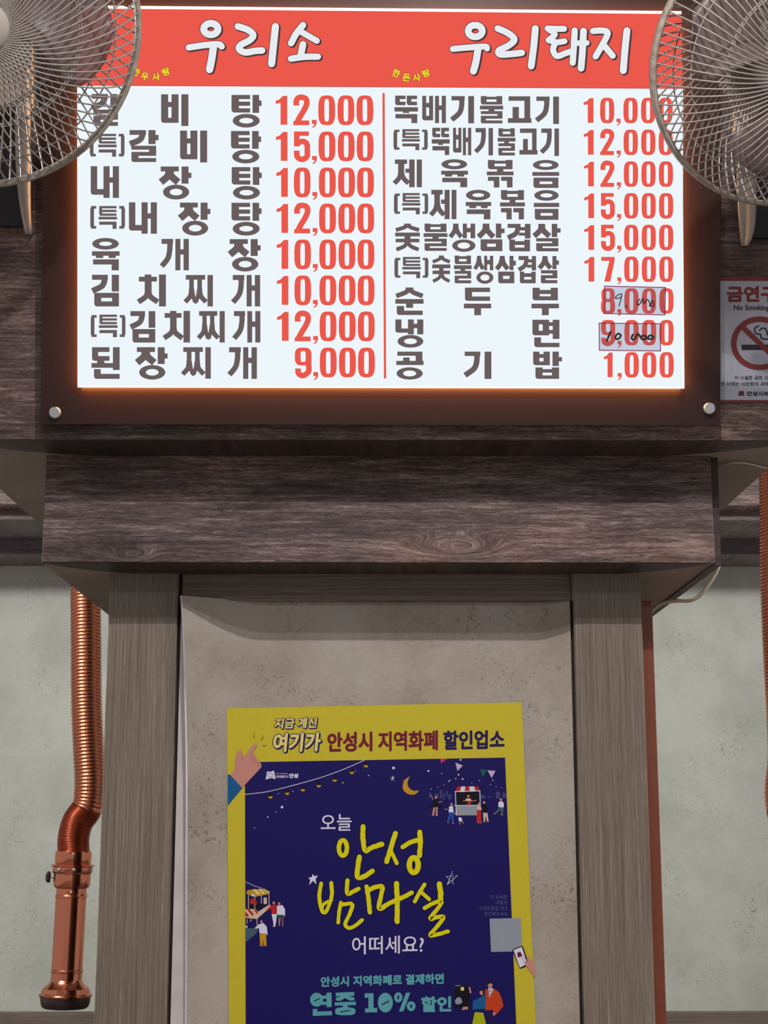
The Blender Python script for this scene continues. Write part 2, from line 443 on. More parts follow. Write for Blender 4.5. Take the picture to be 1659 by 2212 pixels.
# ------------------------------------------------------------------ pillar
def xp(px, py=1340, Y=YP): return P3(px, py, Y).x
pil = empty('pillar', (0, YP, 0), 'square restaurant pillar clad in grey wood-grain boards round a beige papered panel', 'pillar')
pz0, pz1 = 0.0, zf + 0.005
b = MB(); b.bevbox(xp(234), xp(383), YP, YP + 0.10, pz0, pz1, 0.002); b.build('post_board', M['pillar_wood'], pil)
b = MB(); b.bevbox(xp(1240), xp(1387), YP, YP + 0.10, pz0, pz1, 0.002); b.build('post_board', M['pillar_wood'], pil)
b = MB(); b.bevbox(xp(390), xp(1237), YP + 0.012, YP + 0.10, zz(1297, YP + .012), pz1, 0.0015); b.build('lintel_board', M['lintel_wood'], pil)
b = MB(); b.box(xp(234) + 0.02, xp(1387) - 0.02, YP + 0.10, Ydeep - 0.02, pz0, pz1); b.build('core', M['dark_gap'], pil)
b = MB(); b.box(xp(383), xp(390), YP + 0.02, YP + 0.10, pz0, pz1); b.build('joint', M['dark_gap'], pil)
b = MB(); b.box(xp(1232), xp(1240), YP + 0.03, YP + 0.10, pz0, zz(1297, YP)); b.build('joint', M['dark_gap'], pil)
b = MB(); b.bevbox(xp(1236, 1290), xp(1241, 1290), YP - 0.001, YP + 0.02, zz(1297, YP), pz1, 0.001); b.build('edge_bead', M['pillar_wood'], pil)
# white un-papered margin beside the panel
ztop = zz(1294, YP + 0.015); 
b = MB(); b.box(xp(390), xp(432), YP + 0.006, YP + 0.030, pz0, ztop); b.build('bare_margin', M['white_edge'], pil)
# papered panel: lifts forward in a curl along both edges, more on the left
def panel_mesh():
    vs = []; fs = []
    nx, nz = 60, 40
    zt = zz(1297, YP + 0.03)
    for j in range(nz + 1):
        z = zt * (1 - j / nz)
        # left hem drifts inward a little below the top
        q = (zt - z)
        xl_ = xp(396) + 0.012 * min(1, (q / 0.35)) ** 0.6 + 0.016 * min(1, q / 0.85)
        xr_ = xp(1234)
        for i in range(nx + 1):
            u = i / nx
            u = 0.5 - 0.5 * math.cos(u * math.pi)
            x = xl_ + (xr_ - xl_) * u
            dl = (x - xl_) / (0.085 + 0.09 * math.exp(-(q / 0.13) ** 2)); dr = (xr_ - x) / 0.075
            c = 0.078 * max(0, 1 - dl) ** 1.6 * (0.55 + 0.45 * math.exp(-(q / 0.5))) + 0.022 * max(0, 1 - dr) ** 1.6
            vs.append((x, YP + 0.038 - c, z))
    for j in range(nz):
        for i in range(nx):
            a = j * (nx + 1) + i; fs.append((a, a + nx + 1, a + nx + 2, a + 1))
    n = len(vs)
    # paper edge turned back on the left: thin pale hem
    return vs, fs
vs, fs = panel_mesh()
paper = mesh_obj('papered_panel', vs, fs, M['beige_paper'], pil, smooth=True)
hem = MB()
hp = [Vector(vs[j * 61]) for j in range(41)]
for j in range(41):
    p = hp[j]; wd = 0.0032
    hem.v += [p + Vector((-wd, 0.002, 0)), p + Vector((0.0006, -0.0008, 0)), p + Vector((-wd, 0.010, 0))]
for j in range(40):
    a = j * 3
    hem.f += [(a, a + 3, a + 4, a + 1), (a + 2, a + 5, a + 3, a)]
hem.build('paper_hem', M['white_edge'], pil)
# copper brown board behind the right post
b = MB()
Yk = YP + 0.06
b.bevbox(xp(1384, 1340, Yk), xp(1410, 1340, Yk), Yk, Yk + 0.3, 0, zz(1297, Yk), 0.001)
b.build('side_board', M['brown_metal'], pil)

# ------------------------------------------------------------------ flat print helper
class Flat:
    """printing on a plane; every primitive lies a hair above the one before it"""
    def __init__(s, plane, off=0.0, step=0.000004): s.pl = plane; s.off = off; s.step = step; s.v = []; s.f = []
    def _emit(s, pts, tris):
        pl = s.pl.off(s.off); n = len(s.v); s.v += [pl.at(*p) for p in pts]
        s.f += [tuple(i + n for i in t) for t in tris]; s.off += s.step
    def poly(s, pts):
        s._emit(pts, tessellate_polygon([[Vector((p[0], p[1], 0)) for p in pts]]))
    def rect(s, x0, y0, x1, y1): s.poly([(x0, y0), (x1, y0), (x1, y1), (x0, y1)])
    def disc(s, cx, cy, rx, ry=None, n=20):
        ry = ry or rx; s.poly([(cx + rx * math.cos(2*math.pi*k/n), cy + ry * math.sin(2*math.pi*k/n)) for k in range(n)])
    def ring(s, cx, cy, rx, ry, ix, iy, n=36):
        pts = []
        for k in range(n):
            a = 2*math.pi*k/n; pts += [(cx + rx*math.cos(a), cy + ry*math.sin(a)), (cx + ix*math.cos(a), cy + iy*math.sin(a))]
        s._emit(pts, [(2*k, 2*((k+1) % n), 2*((k+1) % n) + 1, 2*k + 1) for k in range(n)])
    def stroke(s, pts, wd, cap=True, smooth=True, closed=False, jit=0.0):
        P = [Vector((p[0], p[1])) for p in (smoothpts([(q[0], q[1], 0) for q in pts]) if smooth and len(pts) > 2 else pts)]
        out = []
        m = len(P)
        for i in range(m):
            t = (P[min(i+1, m-1)] - P[max(i-1, 0)])
            if closed and i in (0, m-1): t = P[1] - P[m-2]
            if t.length < 1e-9: t = Vector((1, 0))
            t.normalize(); nn = Vector((-t.y, t.x)) * wd / 2
            j1 = 1 + random.uniform(-jit, jit); j2 = 1 + random.uniform(-jit, jit)
            out += [tuple(P[i] + nn * j1), tuple(P[i] - nn * j2)]
        s._emit(out, [(2*i, 2*i+2, 2*i+3, 2*i+1) for i in range(m-1)])
        if cap and not closed:
            for e in (P[0], P[-1]): s.disc(e.x, e.y, wd/2 * 0.98, n=14)
            if not smooth:
                for e in P[1:-1]: s.disc(e.x, e.y, wd/2 * 0.98, n=14)
    def text(s, body, x0, y0, x1, y1, bold=0.0, slope=0.0, shear=0.0, rot=0.0, dx=0, dy=0):
        """body set with the built-in font, fitted to the box, thickened by `bold` pixels; slope: rise over the width"""
        vs, fs = font_mesh(body, 0.0)
        ca, sa = math.cos(rot), math.sin(rot); cx, cy = (x0+x1)/2, (y0+y1)/2
        sh = [(0, 0)]
        if bold:
            x0 += bold; x1 -= bold; y0 += bold; y1 -= bold
            sh = [(bold * math.cos(2*math.pi*k/8), bold * math.sin(2*math.pi*k/8)) for k in range(8)] + [(0, 0)]
        for ox, oy in sh:
            pts = []
            for u, v in vs:
                x = x0 + u * (x1 - x0) + shear * v * (y1 - y0) + ox; y = y1 - v * (y1 - y0) - slope * (x - x0) + oy
                if rot: x, y = cx + (x-cx)*ca - (y-cy)*sa, cy + (x-cx)*sa + (y-cy)*ca
                pts.append((x + dx, y + dy))
            s._emit(pts, fs)
    def glyph(s, ch, x0, y0, x1, y1, slope=0.0):
        W, H = x1 - x0, y1 - y0
        T = lambda p: (x0 + p[0] * W / 100, y0 + p[1] * H / 100)
        for it in GL[ch]():
            if it[0] == 'p': s.poly([T(p) for p in it[1]])
            elif it[0] == 'o':
                _, cx, cy, rx, ry, ix, iy = it; c = T((cx, cy)); s.ring(c[0], c[1], rx*W/100, ry*H/100, ix*W/100, iy*H/100)
            elif it[0] == 's': s.stroke([T(p) for p in it[1]], it[2] * (W + H) / 200, cap=False)
    def build(s, name, mat, parent=None):
        return mesh_obj(name, s.v, s.f, mat, parent)
_fc = {}
def font_mesh(body, bold):
    key = (body, bold)
    if key in _fc: return _fc[key]
    c = bpy.data.curves.new('t', 'FONT'); c.body = body; c.offset = bold; c.resolution_u = 4
    o = bpy.data.objects.new('t', c); COL.objects.link(o); bpy.context.view_layer.update()
    me = o.evaluated_get(bpy.context.evaluated_depsgraph_get()).to_mesh()
    vs = [(v.co.x, v.co.y) for v in me.vertices]; fs = [tuple(p.vertices) for p in me.polygons]
    bpy.data.objects.remove(o)
    bpy.data.curves.remove(c)
    ax, bx = min(v[0] for v in vs), max(v[0] for v in vs); ay, by = min(v[1] for v in vs), max(v[1] for v in vs)
    vs = [((x - ax) / (bx - ax), (y - ay) / (by - ay)) for x, y in vs]
    _fc[key] = (vs, fs); return _fc[key]

# ------------------------------------------------------------------ block lettering, letters on a 100 x 100 body
def r(x0, y0, x1, y1, c=0):
    if c: return ('p', [(x0, y0), (x1, y0), (x1, y1), (x0 + c, y1), (x0 + c*.3, y1 - c*.3), (x0, y1 - c)])
    return ('p', [(x0, y0), (x1, y0), (x1, y1), (x0, y1)])
def LB(x0, y0, x1, y1, tv, th): return [r(x0, y0, x0+tv, y1 - th*.6), r(x0, y1-th, x1, y1, 8)]          # nieun
def KG(x0, y0, x1, y1, tv, th): return [r(x0, y0, x1, y0+th), r(x1-tv, y0, x1, y1)]                       # square giyeok
def KC(x0, y0, x1, y1, tv=24, th=16):                                                                     # curved giyeok
    H = y1 - y0; W = x1 - x0
    return [r(x0+3, y0, x1, y0+th), ('s', [(x1-tv/2, y0+th*.5), (x1-tv/2-1, y0+H*.40), (x1-tv/2-W*.18, y0+H*.68), (x0+4, y1-H*.055)], tv*.82)]
def KS(x0, y0, x1, y1, w=20):                                                                             # siot
    cx = (x0+x1)/2; H = y1-y0; W = x1-x0
    return [('p', [(cx-w*.62, y0), (cx+w*.62, y0), (cx+w*.62, y0+H*.30), (cx+w*.25, y0+H*.5), (cx-w*.25, y0+H*.5), (cx-w*.62, y0+H*.30)]),
            ('s', [(cx-1, y0+H*.15), (cx-W*.11, y0+H*.50), (x0+W*.07, y1-H*.10)], w), ('s', [(cx+1, y0+H*.15), (cx+W*.11, y0+H*.50), (x1-W*.07, y1-H*.10)], w)]
def KJ(x0, y0, x1, y1, w=20, th=16):                                                                      # jieut
    W = x1-x0; return [r(x0+W*.06, y0, x1-W*.04, y0+th)] + KS(x0, y0+th*.6, x1, y1, w)
def KO(cy, ry, cx=50, rx=47, ix=23, iy=None): return [('o', cx, cy, rx, ry, ix, iy if iy else ry*.40)]
def KM(x0, y0, x1, y1, tv=24, th=15): return [r(x0, y0, x1, y0+th), r(x0, y0, x0+tv, y1-8), r(x1-tv, y0, x1, y1), r(x0, y1-th, x1, y1, 8)]
def KB(x0, y0, x1, y1, tv=24, th=15, m=.34):
    H = y1-y0; a = y0+H*m
    return [r(x0, y0, x0+tv, y1-8), r(x1-tv, y0, x1, y1), r(x0, a-th*.5, x1, a+th*.5), r(x0, y1-th, x1, y1, 8)]
def KD(x0, y0, x1, y1, tv=24, th=15): return [r(x0, y0, x1, y0+th), r(x0, y0, x0+tv, y1-8), r(x0, y1-th, x1, y1, 8)]
def KT(x0, y0, x1, y1, tv=24, th=12): 
    m = (y0+y1)/2; return KD(x0, y0, x1, y1, tv, th) + [r(x0, m-th*.5, x1, m+th*.5)]
def KR(x0, y0, x1, y1, tv=24, th=12.5):
    m = (y0+y1)/2
    return [r(x0, y0, x1, y0+th), r(x1-tv, y0, x1, m+th*.5), r(x0, m-th*.5, x1, m+th*.5), r(x0, m-th*.5, x0+tv, y1-6), r(x0, y1-th, x1, y1, 6)]
def VA(y1=52, x=68, w=22, t=(17, 34)): return [r(x, 0, x+w, y1), r(x+w-1, t[0], 100, t[1])]
def VI(x=74, y1=100): return [r(x, 0, 100, y1)]
def VAE(a=52, b=69, c=81, y1=100, t=(34, 50), e=100): return [r(a, 0, b, y1), r(c, 0, e, y1), r(b-1, t[0], c+1, t[1])]
GL = {
 '갈': lambda: KC(0, 0, 58, 46, 24, 15) + VA(44, 66, 24, (15, 32)) + KR(9, 49, 92, 100),
 '비': lambda: KB(0, 0, 64, 90, 26, 16, .36) + VI(74),
 '탕': lambda: KT(0, 0, 62, 54, 25, 13) + VA(55, 70, 22, (17, 34)) + KO(79, 21, 49, 45, 23, 8.5),
 '특': lambda: KT(3, 0, 97, 43, 16, 10.5) + [r(0, 47, 100, 59)] + KG(3, 68, 97, 100, 22, 14),
 '내': lambda: LB(0, 0, 48, 90, 23, 18) + VAE(45, 67, 78, 100, (35, 52)),
 '장': lambda: KJ(0, 0, 63, 52, 22, 15) + VA(52, 69, 22, (19, 35)) + KO(77.5, 22.5, 52, 41, 20, 10),
 '육': lambda: KO(18, 18, 49, 48, 23, 6.5) + [r(0, 41, 100, 55), r(14, 54, 41, 62), r(60, 54, 86, 62)] + KG(4, 66, 97, 100, 26, 16),
 '개': lambda: KC(0, 0, 44, 92, 22, 16) + VAE(52, 70, 81, 100, (33, 50)),
 '김': lambda: KC(0, 0, 60, 54, 24, 16) + VI(74, 53) + KM(11, 57, 100, 100, 25, 16),
 '치': lambda: [r(27, 0, 50, 12), r(7, 7, 69, 22), r(27, 20, 51, 55), ('s', [(38, 45), (32, 68), (5, 86)], 18), ('s', [(40, 45), (46, 68), (72, 86)], 18)] + VI(76),
 '찌': lambda: [r(6, 0, 73, 15), r(18, 14, 34, 50), r(46, 14, 62, 50), ('s', [(26, 40), (22, 66), (4, 86)], 16), ('s', [(28, 45), (33, 72), (46, 88)], 14),
                ('s', [(52, 45), (47, 72), (34, 88)], 14), ('s', [(54, 40), (58, 66), (76, 86)], 16)] + VI(81),
 '된': lambda: KD(2, 0, 64, 43, 22, 15) + [r(20, 42, 46, 52), r(0, 50, 76, 65), r(76, 0, 100, 72)] + LB(9, 69, 100, 100, 24, 16),
 '뚝': lambda: KD(3, 0, 47, 35, 20, 13) + KD(52, 0, 96, 35, 20, 13) + [r(0, 42, 100, 58), r(36, 57, 63, 63)] + KG(4, 67, 97, 100, 25, 16),
 '배': lambda: KB(0, 0, 46, 90, 17, 17, .38) + VAE(54, 71, 82, 100, (35, 52)),
 '기': lambda: KC(0, 0, 60, 92, 25, 16) + VI(75),
 '불': lambda: KB(4, 0, 96, 31, 25, 10, .24) + [r(0, 35, 100, 49), r(37, 48, 63, 56)] + KR(4, 55, 97, 100, 22, 11),
 '고': lambda: KG(3, 0, 95, 84, 25, 17) + [r(20, 40, 47, 84), r(0, 82, 100, 100)],
 '제': lambda: [r(7, 0, 49, 16), r(18, 10, 39, 50), ('s', [(28, 40), (22, 66), (5, 86)], 17), ('s', [(29, 40), (36, 66), (54, 86)], 17), r(43, 33, 57, 48), r(56, 0, 75, 100), r(82, 0, 100, 100)],
 '볶': lambda: KB(4, 0, 96, 34, 25, 11, .24) + [r(38, 33, 62, 44), r(0, 42, 100, 56)] + KG(4, 61, 47, 100, 21, 15) + KG(53, 61, 96, 100, 21, 15),
 '음': lambda: KO(18, 18, 50, 48, 24, 7) + [r(0, 43, 100, 57)] + KM(4, 63, 97, 100, 23, 14),
 '숯': lambda: [('s', [(50, 6), (36, 14), (3, 23)], 15), ('s', [(50, 6), (64, 14), (97, 23)], 15), r(36, 0, 64, 10), r(0, 32, 100, 46), r(38, 45, 62, 66), r(2, 54, 98, 67),
                ('s', [(50, 62), (38, 80), (5, 93)], 15), ('s', [(50, 62), (62, 80), (95, 93)], 15)],
 '생': lambda: KS(0, 0, 50, 53, 17) + VAE(52, 68, 82, 52, (15, 31)) + KO(78, 22, 56, 45, 24, 11),
 '삼': lambda: KS(0, 0, 64, 54, 20) + VA(52, 68, 20, (18, 35)) + KM(12, 57, 92, 100, 24, 16),
 '겹': lambda: KC(0, 0, 58, 54, 24, 15) + [r(76, 0, 100, 53), r(54, 12, 78, 24), r(50, 32, 78, 43)] + KB(10, 57, 98, 100, 24, 14, .30),
 '살': lambda: KS(0, 0, 64, 50, 20) + VA(48, 68, 20, (16, 32)) + KR(12, 52, 92, 100, 23, 12),
 '순': lambda: [('s', [(50, 6), (36, 18), (3, 31)], 17), ('s', [(50, 6), (64, 18), (97, 31)], 17), r(36, 0, 64, 13), r(0, 42, 100, 59), r(38, 58, 63, 74)] + LB(5, 67, 97, 100, 26, 16),
 '두': lambda: KD(4, 0, 96, 48, 26, 16) + [r(0, 58, 100, 75), r(38, 74, 63, 100)],
 '부': lambda: KB(4, 0, 96, 46, 26, 15, .34) + [r(0, 58, 100, 75), r(38, 74, 63, 100)],
 '냉': lambda: LB(0, 0, 47, 47, 22, 15) + VAE(45, 66, 78, 53, (15, 31)) + KO(77.5, 22.5, 54, 46, 23, 10),
 '면': lambda: KM(0, 0, 62, 57, 24, 17) + [r(75, 0, 100, 70), r(60, 9, 77, 23), r(60, 37, 77, 51)] + LB(7, 64, 100, 100, 25, 16),
 '공': lambda: KG(4, 0, 96, 34, 25, 15) + [r(25, 21, 49, 34), r(0, 33, 100, 48)] + KO(78, 22, 49, 48, 24, 10.5),
 '밥': lambda: KB(0, 0, 58, 50, 22, 14, .32) + VA(53, 67, 22, (20, 36)) + KB(8, 58, 90, 100, 25, 13, .30),
 '(': lambda: [r(0, 10, 62, 90), r(12, 0, 100, 12), r(12, 88, 100, 100), ('p', [(0, 12), (24, 0), (62, 0), (62, 12)]), ('p', [(0, 88), (62, 88), (62, 100), (24, 100)])],
 ')': lambda: [r(38, 10, 100, 90), r(0, 0, 88, 12), r(0, 88, 88, 100), ('p', [(38, 12), (38, 0), (76, 0), (100, 12)]), ('p', [(38, 88), (100, 88), (76, 100), (38, 100)])],
}
def superring(x0, y0, x1, y1, tw, th):
    cx, cy, rx, ry = (x0+x1)/2, (y0+y1)/2, (x1-x0)/2, (y1-y0)/2
    def loop(rx, ry, e, n=32):
        o = []
        for k in range(n):
            a = 2*math.pi*k/n; c, s = math.cos(a), math.sin(a)
            o.append((cx + rx*math.copysign(abs(c)**e, c), cy + ry*math.copysign(abs(s)**e, s)))
        return o
    return loop(rx, ry, 0.62), loop(rx-tw, ry-th, 0.45)
def digit(fl, d, x0, y0, x1, y1):
    W, H = x1-x0, y1-y0
    T = lambda x, y: (x0 + x*W, y0 + y*H)
    if d == '0':
        o, i = superring(x0, y0, x1, y1, W*.365, H*.125); pts = []
        for a, b_ in zip(o, i): pts += [a, b_]
        n = len(o); fl._emit(pts, [(2*k, 2*((k+1) % n), 2*((k+1) % n)+1, 2*k+1) for k in range(n)])
    elif d == '1':
        fl.poly([T(.42, .24), T(.20, .27), T(0, .275), T(0, .17), T(.30, .13), T(.62, 0), T(1, 0), T(1, 1), T(.42, 1)])
    elif d == ',':
        fl.poly([T(0, 0), T(1, 0), T(1, .50), T(.72, .82), T(.15, 1), T(.10, .86), T(.45, .70), T(.55, .5), T(0, .5)])
    elif d == '2':
        fl.stroke([T(.18, .34), T(.18, .20), T(.30, .085), T(.52, .065), T(.76, .12), T(.81, .27), T(.66, .48), T(.40, .72), T(.20, .93)], W*.34, cap=False)
        fl.poly([T(0, 1), T(0, .87), T(.30, .84), T(.96, .84), T(.96, 1)])
        fl.poly([T(.01, .335), T(.01, .28), T(.36, .28), T(.36, .335)])
    elif d == '5':
        fl.rect(*T(.03, 0), *T(.92, .15)); fl.rect(*T(.03, 0), *T(.36, .50))
        fl.stroke([T(.20, .44), T(.35, .36), T(.60, .335), T(.80, .42), T(.83, .62), T(.80, .84), T(.52, .935), T(.24, .86), T(.19, .68)], W*.34, cap=False)
        fl.rect(*T(.02, .64), *T(.36, .72))
    elif d == '7':
        fl.poly([T(.03, 0), T(.97, 0), T(.97, .15), T(.66, 1), T(.24, 1), T(.60, .16), T(.03, .16)])
    elif d in '89':
        if d == '8':
            o1, i1 = superring(x0 + W*.03, y0, x1 - W*.03, y0 + H*.54, W*.33, H*.12); o2, i2 = superring(x0, y0 + H*.42, x1, y1, W*.35, H*.12)
            rings = ((o1, i1), (o2, i2))
        else:
            rings = (superring(x0, y0, x1, y0 + H*.60, W*.35, H*.12),)
            fl.stroke([T(.83, .25), T(.83, .55), T(.82, .80), T(.52, .935), T(.24, .88), T(.19, .74)], W*.34, cap=False)
            fl.rect(*T(.02, .70), *T(.36, .77))
        for o, i in rings:
            pts = []
            for a, b_ in zip(o, i): pts += [a, b_]
            n = len(o); fl._emit(pts, [(2*k, 2*((k+1) % n), 2*((k+1) % n)+1, 2*k+1) for k in range(n)])

# ------------------------------------------------------------------ the lit menu board
panel_pl = beam_pl.off(0.048)        # face of the light panel
board_pl = beam_pl.off(0.030)
menu = empty('menu_board', board_pl.at(820, 915), 'large backlit white menu board in a brown smoked acrylic frame, red banner on top', 'menu sign')
b = MB(); b.slab([board_pl.at(90, 916), board_pl.at(1556, 919), board_pl.at(1556, -70), board_pl.at(92, -70)], NB * 0.006)
b.build('backing_board', M['acrylic'], menu)
b = MB()
q = [panel_pl.at(167.5, 836.5), panel_pl.at(1478.5, 839), panel_pl.at(1472, 24), panel_pl.at(166.5, 11.5)]
b.slab(q, NB * 0.004)
panel = b.build('light_panel', M['lit_edge'], menu)
# hidden orange emitter added behind the panel to cast the glow on the acrylic
b = MB()
cx_ = [p + NB * 0.0042 for p in q]; cen = sum(cx_, Vector()) / 4
ins = [p + (cen - p) * 0.005 for p in cx_]
b.slab(ins, NB * 0.0132)
b.build('glow_slab', M['lit_strip'], panel)
for (px, py) in ((118, 891), (1533, 882)):
    c = board_pl.off(0.010).at(px, py)
    b = MB(); b.lathe([(0.0001, 0), (0.0095, 0), (0.0112, 0.0018), (0.0112, 0.009), (0.007, 0.010), (0.007, 0.040)], c, NB, 28)
    tag(b.build('standoff_bolt', M['steel'], menu, smooth=False), 'round brushed steel bolt in a lower corner')
def yred(x): return 14 + (x - 380) * 0.0095
fl = Flat(panel_pl, 0.0004); fl.poly([(168, 187 - 0), (168, 836-2), (1475, 836), (1475.5, 191.5)]); fl.build('white_film', M['lit_white'], panel)
fl = Flat(panel_pl, 0.0004); fl.poly([(166.5, 184), (1474.5, 190.5), (1472, yred(1472) + 6), (166.5, yred(167) + 6)]); fl.build('red_banner', M['lit_red'], panel)
fl = Flat(panel_pl, 0.0004); fl.poly([(166.5, 184), (166.5, 185.3), (1474.5, 192), (1474.5, 190.5)]); fl.build('banner_edge', M['lit_red_dark'], panel)
fl = Flat(panel_pl, 0.0008); fl.poly([(826, 201), (831, 201), (834.3, 817.5), (829.3, 817.5)]); fl.build('divider_line', M['lit_red'], panel)

# brush-written titles
def ell(cx, cy, rx, ry, n=18): return [(cx + rx*math.sin(2*math.pi*k/n), cy - ry*math.cos(2*math.pi*k/n)) for k in range(n + 1)]
A = lambda pts: [(380 + x/3.606, y/3.606) for x, y in pts]
B = lambda pts: [(820 + x/2.765, y/2.765) for x, y in pts]
titles = [
  ('title_word', [ (A(ell(272, 226, 55, 44)), 15), (A([(100, 370), (220, 352), (330, 345), (357, 362)]), 13.6), (A([(292, 365), (280, 450), (262, 542)]), 16)]),
  ('title_word', [ (A([(482, 205), (560, 232), (602, 272), (575, 312), (505, 350), (492, 382), (540, 408), (620, 396), (672, 393)]), 14.2), (A([(775, 206), (760, 350), (745, 497)]), 15.5)]),
  ('title_word', [ (A([(990, 195), (935, 265), (897, 337)]), 14), (A([(965, 242), (1040, 285), (1098, 318)]), 13), (A([(990, 345), (972, 430)]), 14.5), (A([(896, 457), (1000, 443), (1107, 441)]), 13.6)]),
  ('title_word', [ (B(ell(571, 185, 42, 35)), 14.5), (B([(437, 292), (540, 283), (630, 278), (642, 290)]), 13), (B([(588, 290), (575, 370), (560, 425)]), 15.2)]),
  ('title_word', [ (B([(705, 170), (765, 197), (805, 235), (770, 272), (712, 302), (722, 325), (790, 322), (850, 315)]), 14), (B([(930, 170), (920, 280), (905, 395)]), 14.8)]),
  ('title_word', [ (B([(1003, 170), (1050, 172), (1102, 172)]), 13), (B([(1012, 178), (1048, 205), (1008, 238)]), 12), (B([(1008, 240), (1060, 252), (1105, 246)]), 12.5),
                   (B([(1046, 262), (1036, 300), (1060, 335), (1110, 318), (1150, 305)]), 13), (B([(1165, 182), (1160, 280), (1153, 375)]), 13.5), (B([(1218, 185), (1212, 300), (1203, 408)]), 14.5), (B([(1172, 258), (1238, 256)]), 12)]),
  ('title_word', [ (B([(1275, 185), (1330, 182), (1362, 196), (1340, 250), (1290, 337)]), 13.5), (B([(1335, 265), (1392, 333)]), 13.5), (B([(1477, 182), (1465, 300), (1455, 422)]), 15)]),
]
for nm, st in titles:
    fl = Flat(panel_pl, 0.0008)
    for pts, wd in st: fl.stroke([(x + 2.6, y + 2.2) for x, y in pts], wd + 2.6)
    for pts, wd in st: fl.stroke(pts, wd + 3.0)
    o = fl.build(nm, M['lit_dark'], panel)
    fl = Flat(panel_pl, 0.0013)
    for pts, wd in st: fl.stroke(pts, wd)
    tag(fl.build('title_face', M['lit_title'], panel), 'white face of a banner title word')
for word in ([('한', 293.7, 155, .42), ('우', 313, 165, .16), ('사', 337, 166, -.14), ('랑', 358.5, 155, -.42)],
             [('한', 856, 158, .42), ('돈', 878, 167.5, .16), ('사', 900, 167.5, -.14), ('랑', 920.5, 158, -.42)]):
    fo = Flat(panel_pl, 0.0008); fy = Flat(panel_pl, 0.0012)
    for ch, x, y, a in word:
        fo.text(ch, x-9.4, y-9.4, x+9.4, y+9.4, 1.7, rot=a); fy.text(ch, x-8.6, y-8.6, x+8.6, y+8.6, 0.9, rot=a)
    fo.build('small_word', M['lit_dark'], panel); fy.build('small_word', M['lit_yellow'], panel)

rows = [
 [('갈',196,203,260,272),('비',348,203.6,407,272.3),('탕',500,205,565,275.6)],
 [('(',194,289,207,338),('특',212,289,252,338.5),(')',256.5,289,269,338),('갈',278,281,342.5,350),('비',389,282,447.5,351),('탕',499,283,564,353)],
 [('내',196,359,257,427.6),('장',344.5,359.6,413.5,431),('탕',500.5,361,565.5,431)],
 [('(',195,445,208,494),('특',213,445,253,494.5),(')',257.5,445,270,494),('내',278.5,437,339,505),('장',386,437.6,454.5,509),('탕',500,438,565,509)],
 [('육',198.5,514,258.5,584),('개',347,516,408,584),('장',493.5,516.5,563,586.5)],
 [('김',197,593.5,257,662),('치',295.5,593,358.5,662),('찌',397.5,594,460,662),('개',501,594,562,662)],
 [('(',196,680.5,209,728),('특',213.5,679.5,254,728.5),(')',258.5,680.5,271,728),('김',280,672,335.5,740),('치',351.5,671.5,410.5,740),('찌',426.5,672,485.5,740),('개',503.5,672,562.5,740)],
 [('된',197.5,750,258.5,818.5),('장',293,750,362,820),('찌',392,750,455.5,818),('개',493,750,555,818.5)],
 [('뚝',852,206.5,903,266),('배',912,207,963.3,266),('기',973.7,207.5,1024,266.5),('불',1036.5,207.5,1087,266.6),('고',1097,208,1148,265.5),('기',1157,208.5,1207.5,268)],
 [('(',850,280,863,323.5),('특',868,279,907,324.5),(')',911.5,280,924,323.5),('뚝',932.6,276,971.6,335),('배',978.6,276,1018,335.5),('기',1026,276.5,1065,335.7),('불',1075,277,1113.5,336),('고',1122,277.5,1161,334),('기',1168,277.5,1207.5,337)],
 [('제',848.6,344.5,911.5,404.5),('육',953,344,1011,404.5),('볶',1051.6,345.5,1109.5,405),('음',1150,345.5,1208,406)],
 [('(',851,418,864,462),('특',868.6,417,908,463),(')',912.5,418,925,462),('제',927.6,410,986,473.5),('육',1006,410,1061,474),('볶',1080,410.5,1134,474),('음',1153,410.5,1208,475)],
 [('숯',853.5,483,907,543.5),('불',915,483,966.6,542),('생',970.6,483,1026.5,544),('삼',1031,483,1090,542.5),('겹',1095,483.5,1146,543),('살',1151,483.5,1211,543)],
 [('(',852,557,865,600),('특',869,555,909,601),(')',913,557,925.5,600),('숯',933.5,552,973,612),('불',980.6,552,1019,612),('생',1024.5,552.5,1065.5,613),('삼',1071,552.7,1114.5,612),('겹',1119,553,1158,612),('살',1163,553,1207.5,612)],
 [('순',854,621,915,680.5),('두',1002,621.3,1061,681),('부',1148,621.5,1207.5,681)],
 [('냉',854,690,914.5,751),('면',1150,690.6,1208.5,750)],
 [('공',856,759.5,915,820),('기',1002,759.5,1061.5,818.5),('밥',1151.6,759.5,1214,818.5)],
]
for row in rows:
    fl = Flat(panel_pl, 0.0008)
    for ch, x0, y0, x1, y1 in row: fl.glyph(ch, x0, y0, x1, y1)
    fl.build('dish_name', M['lit_brown'], panel)
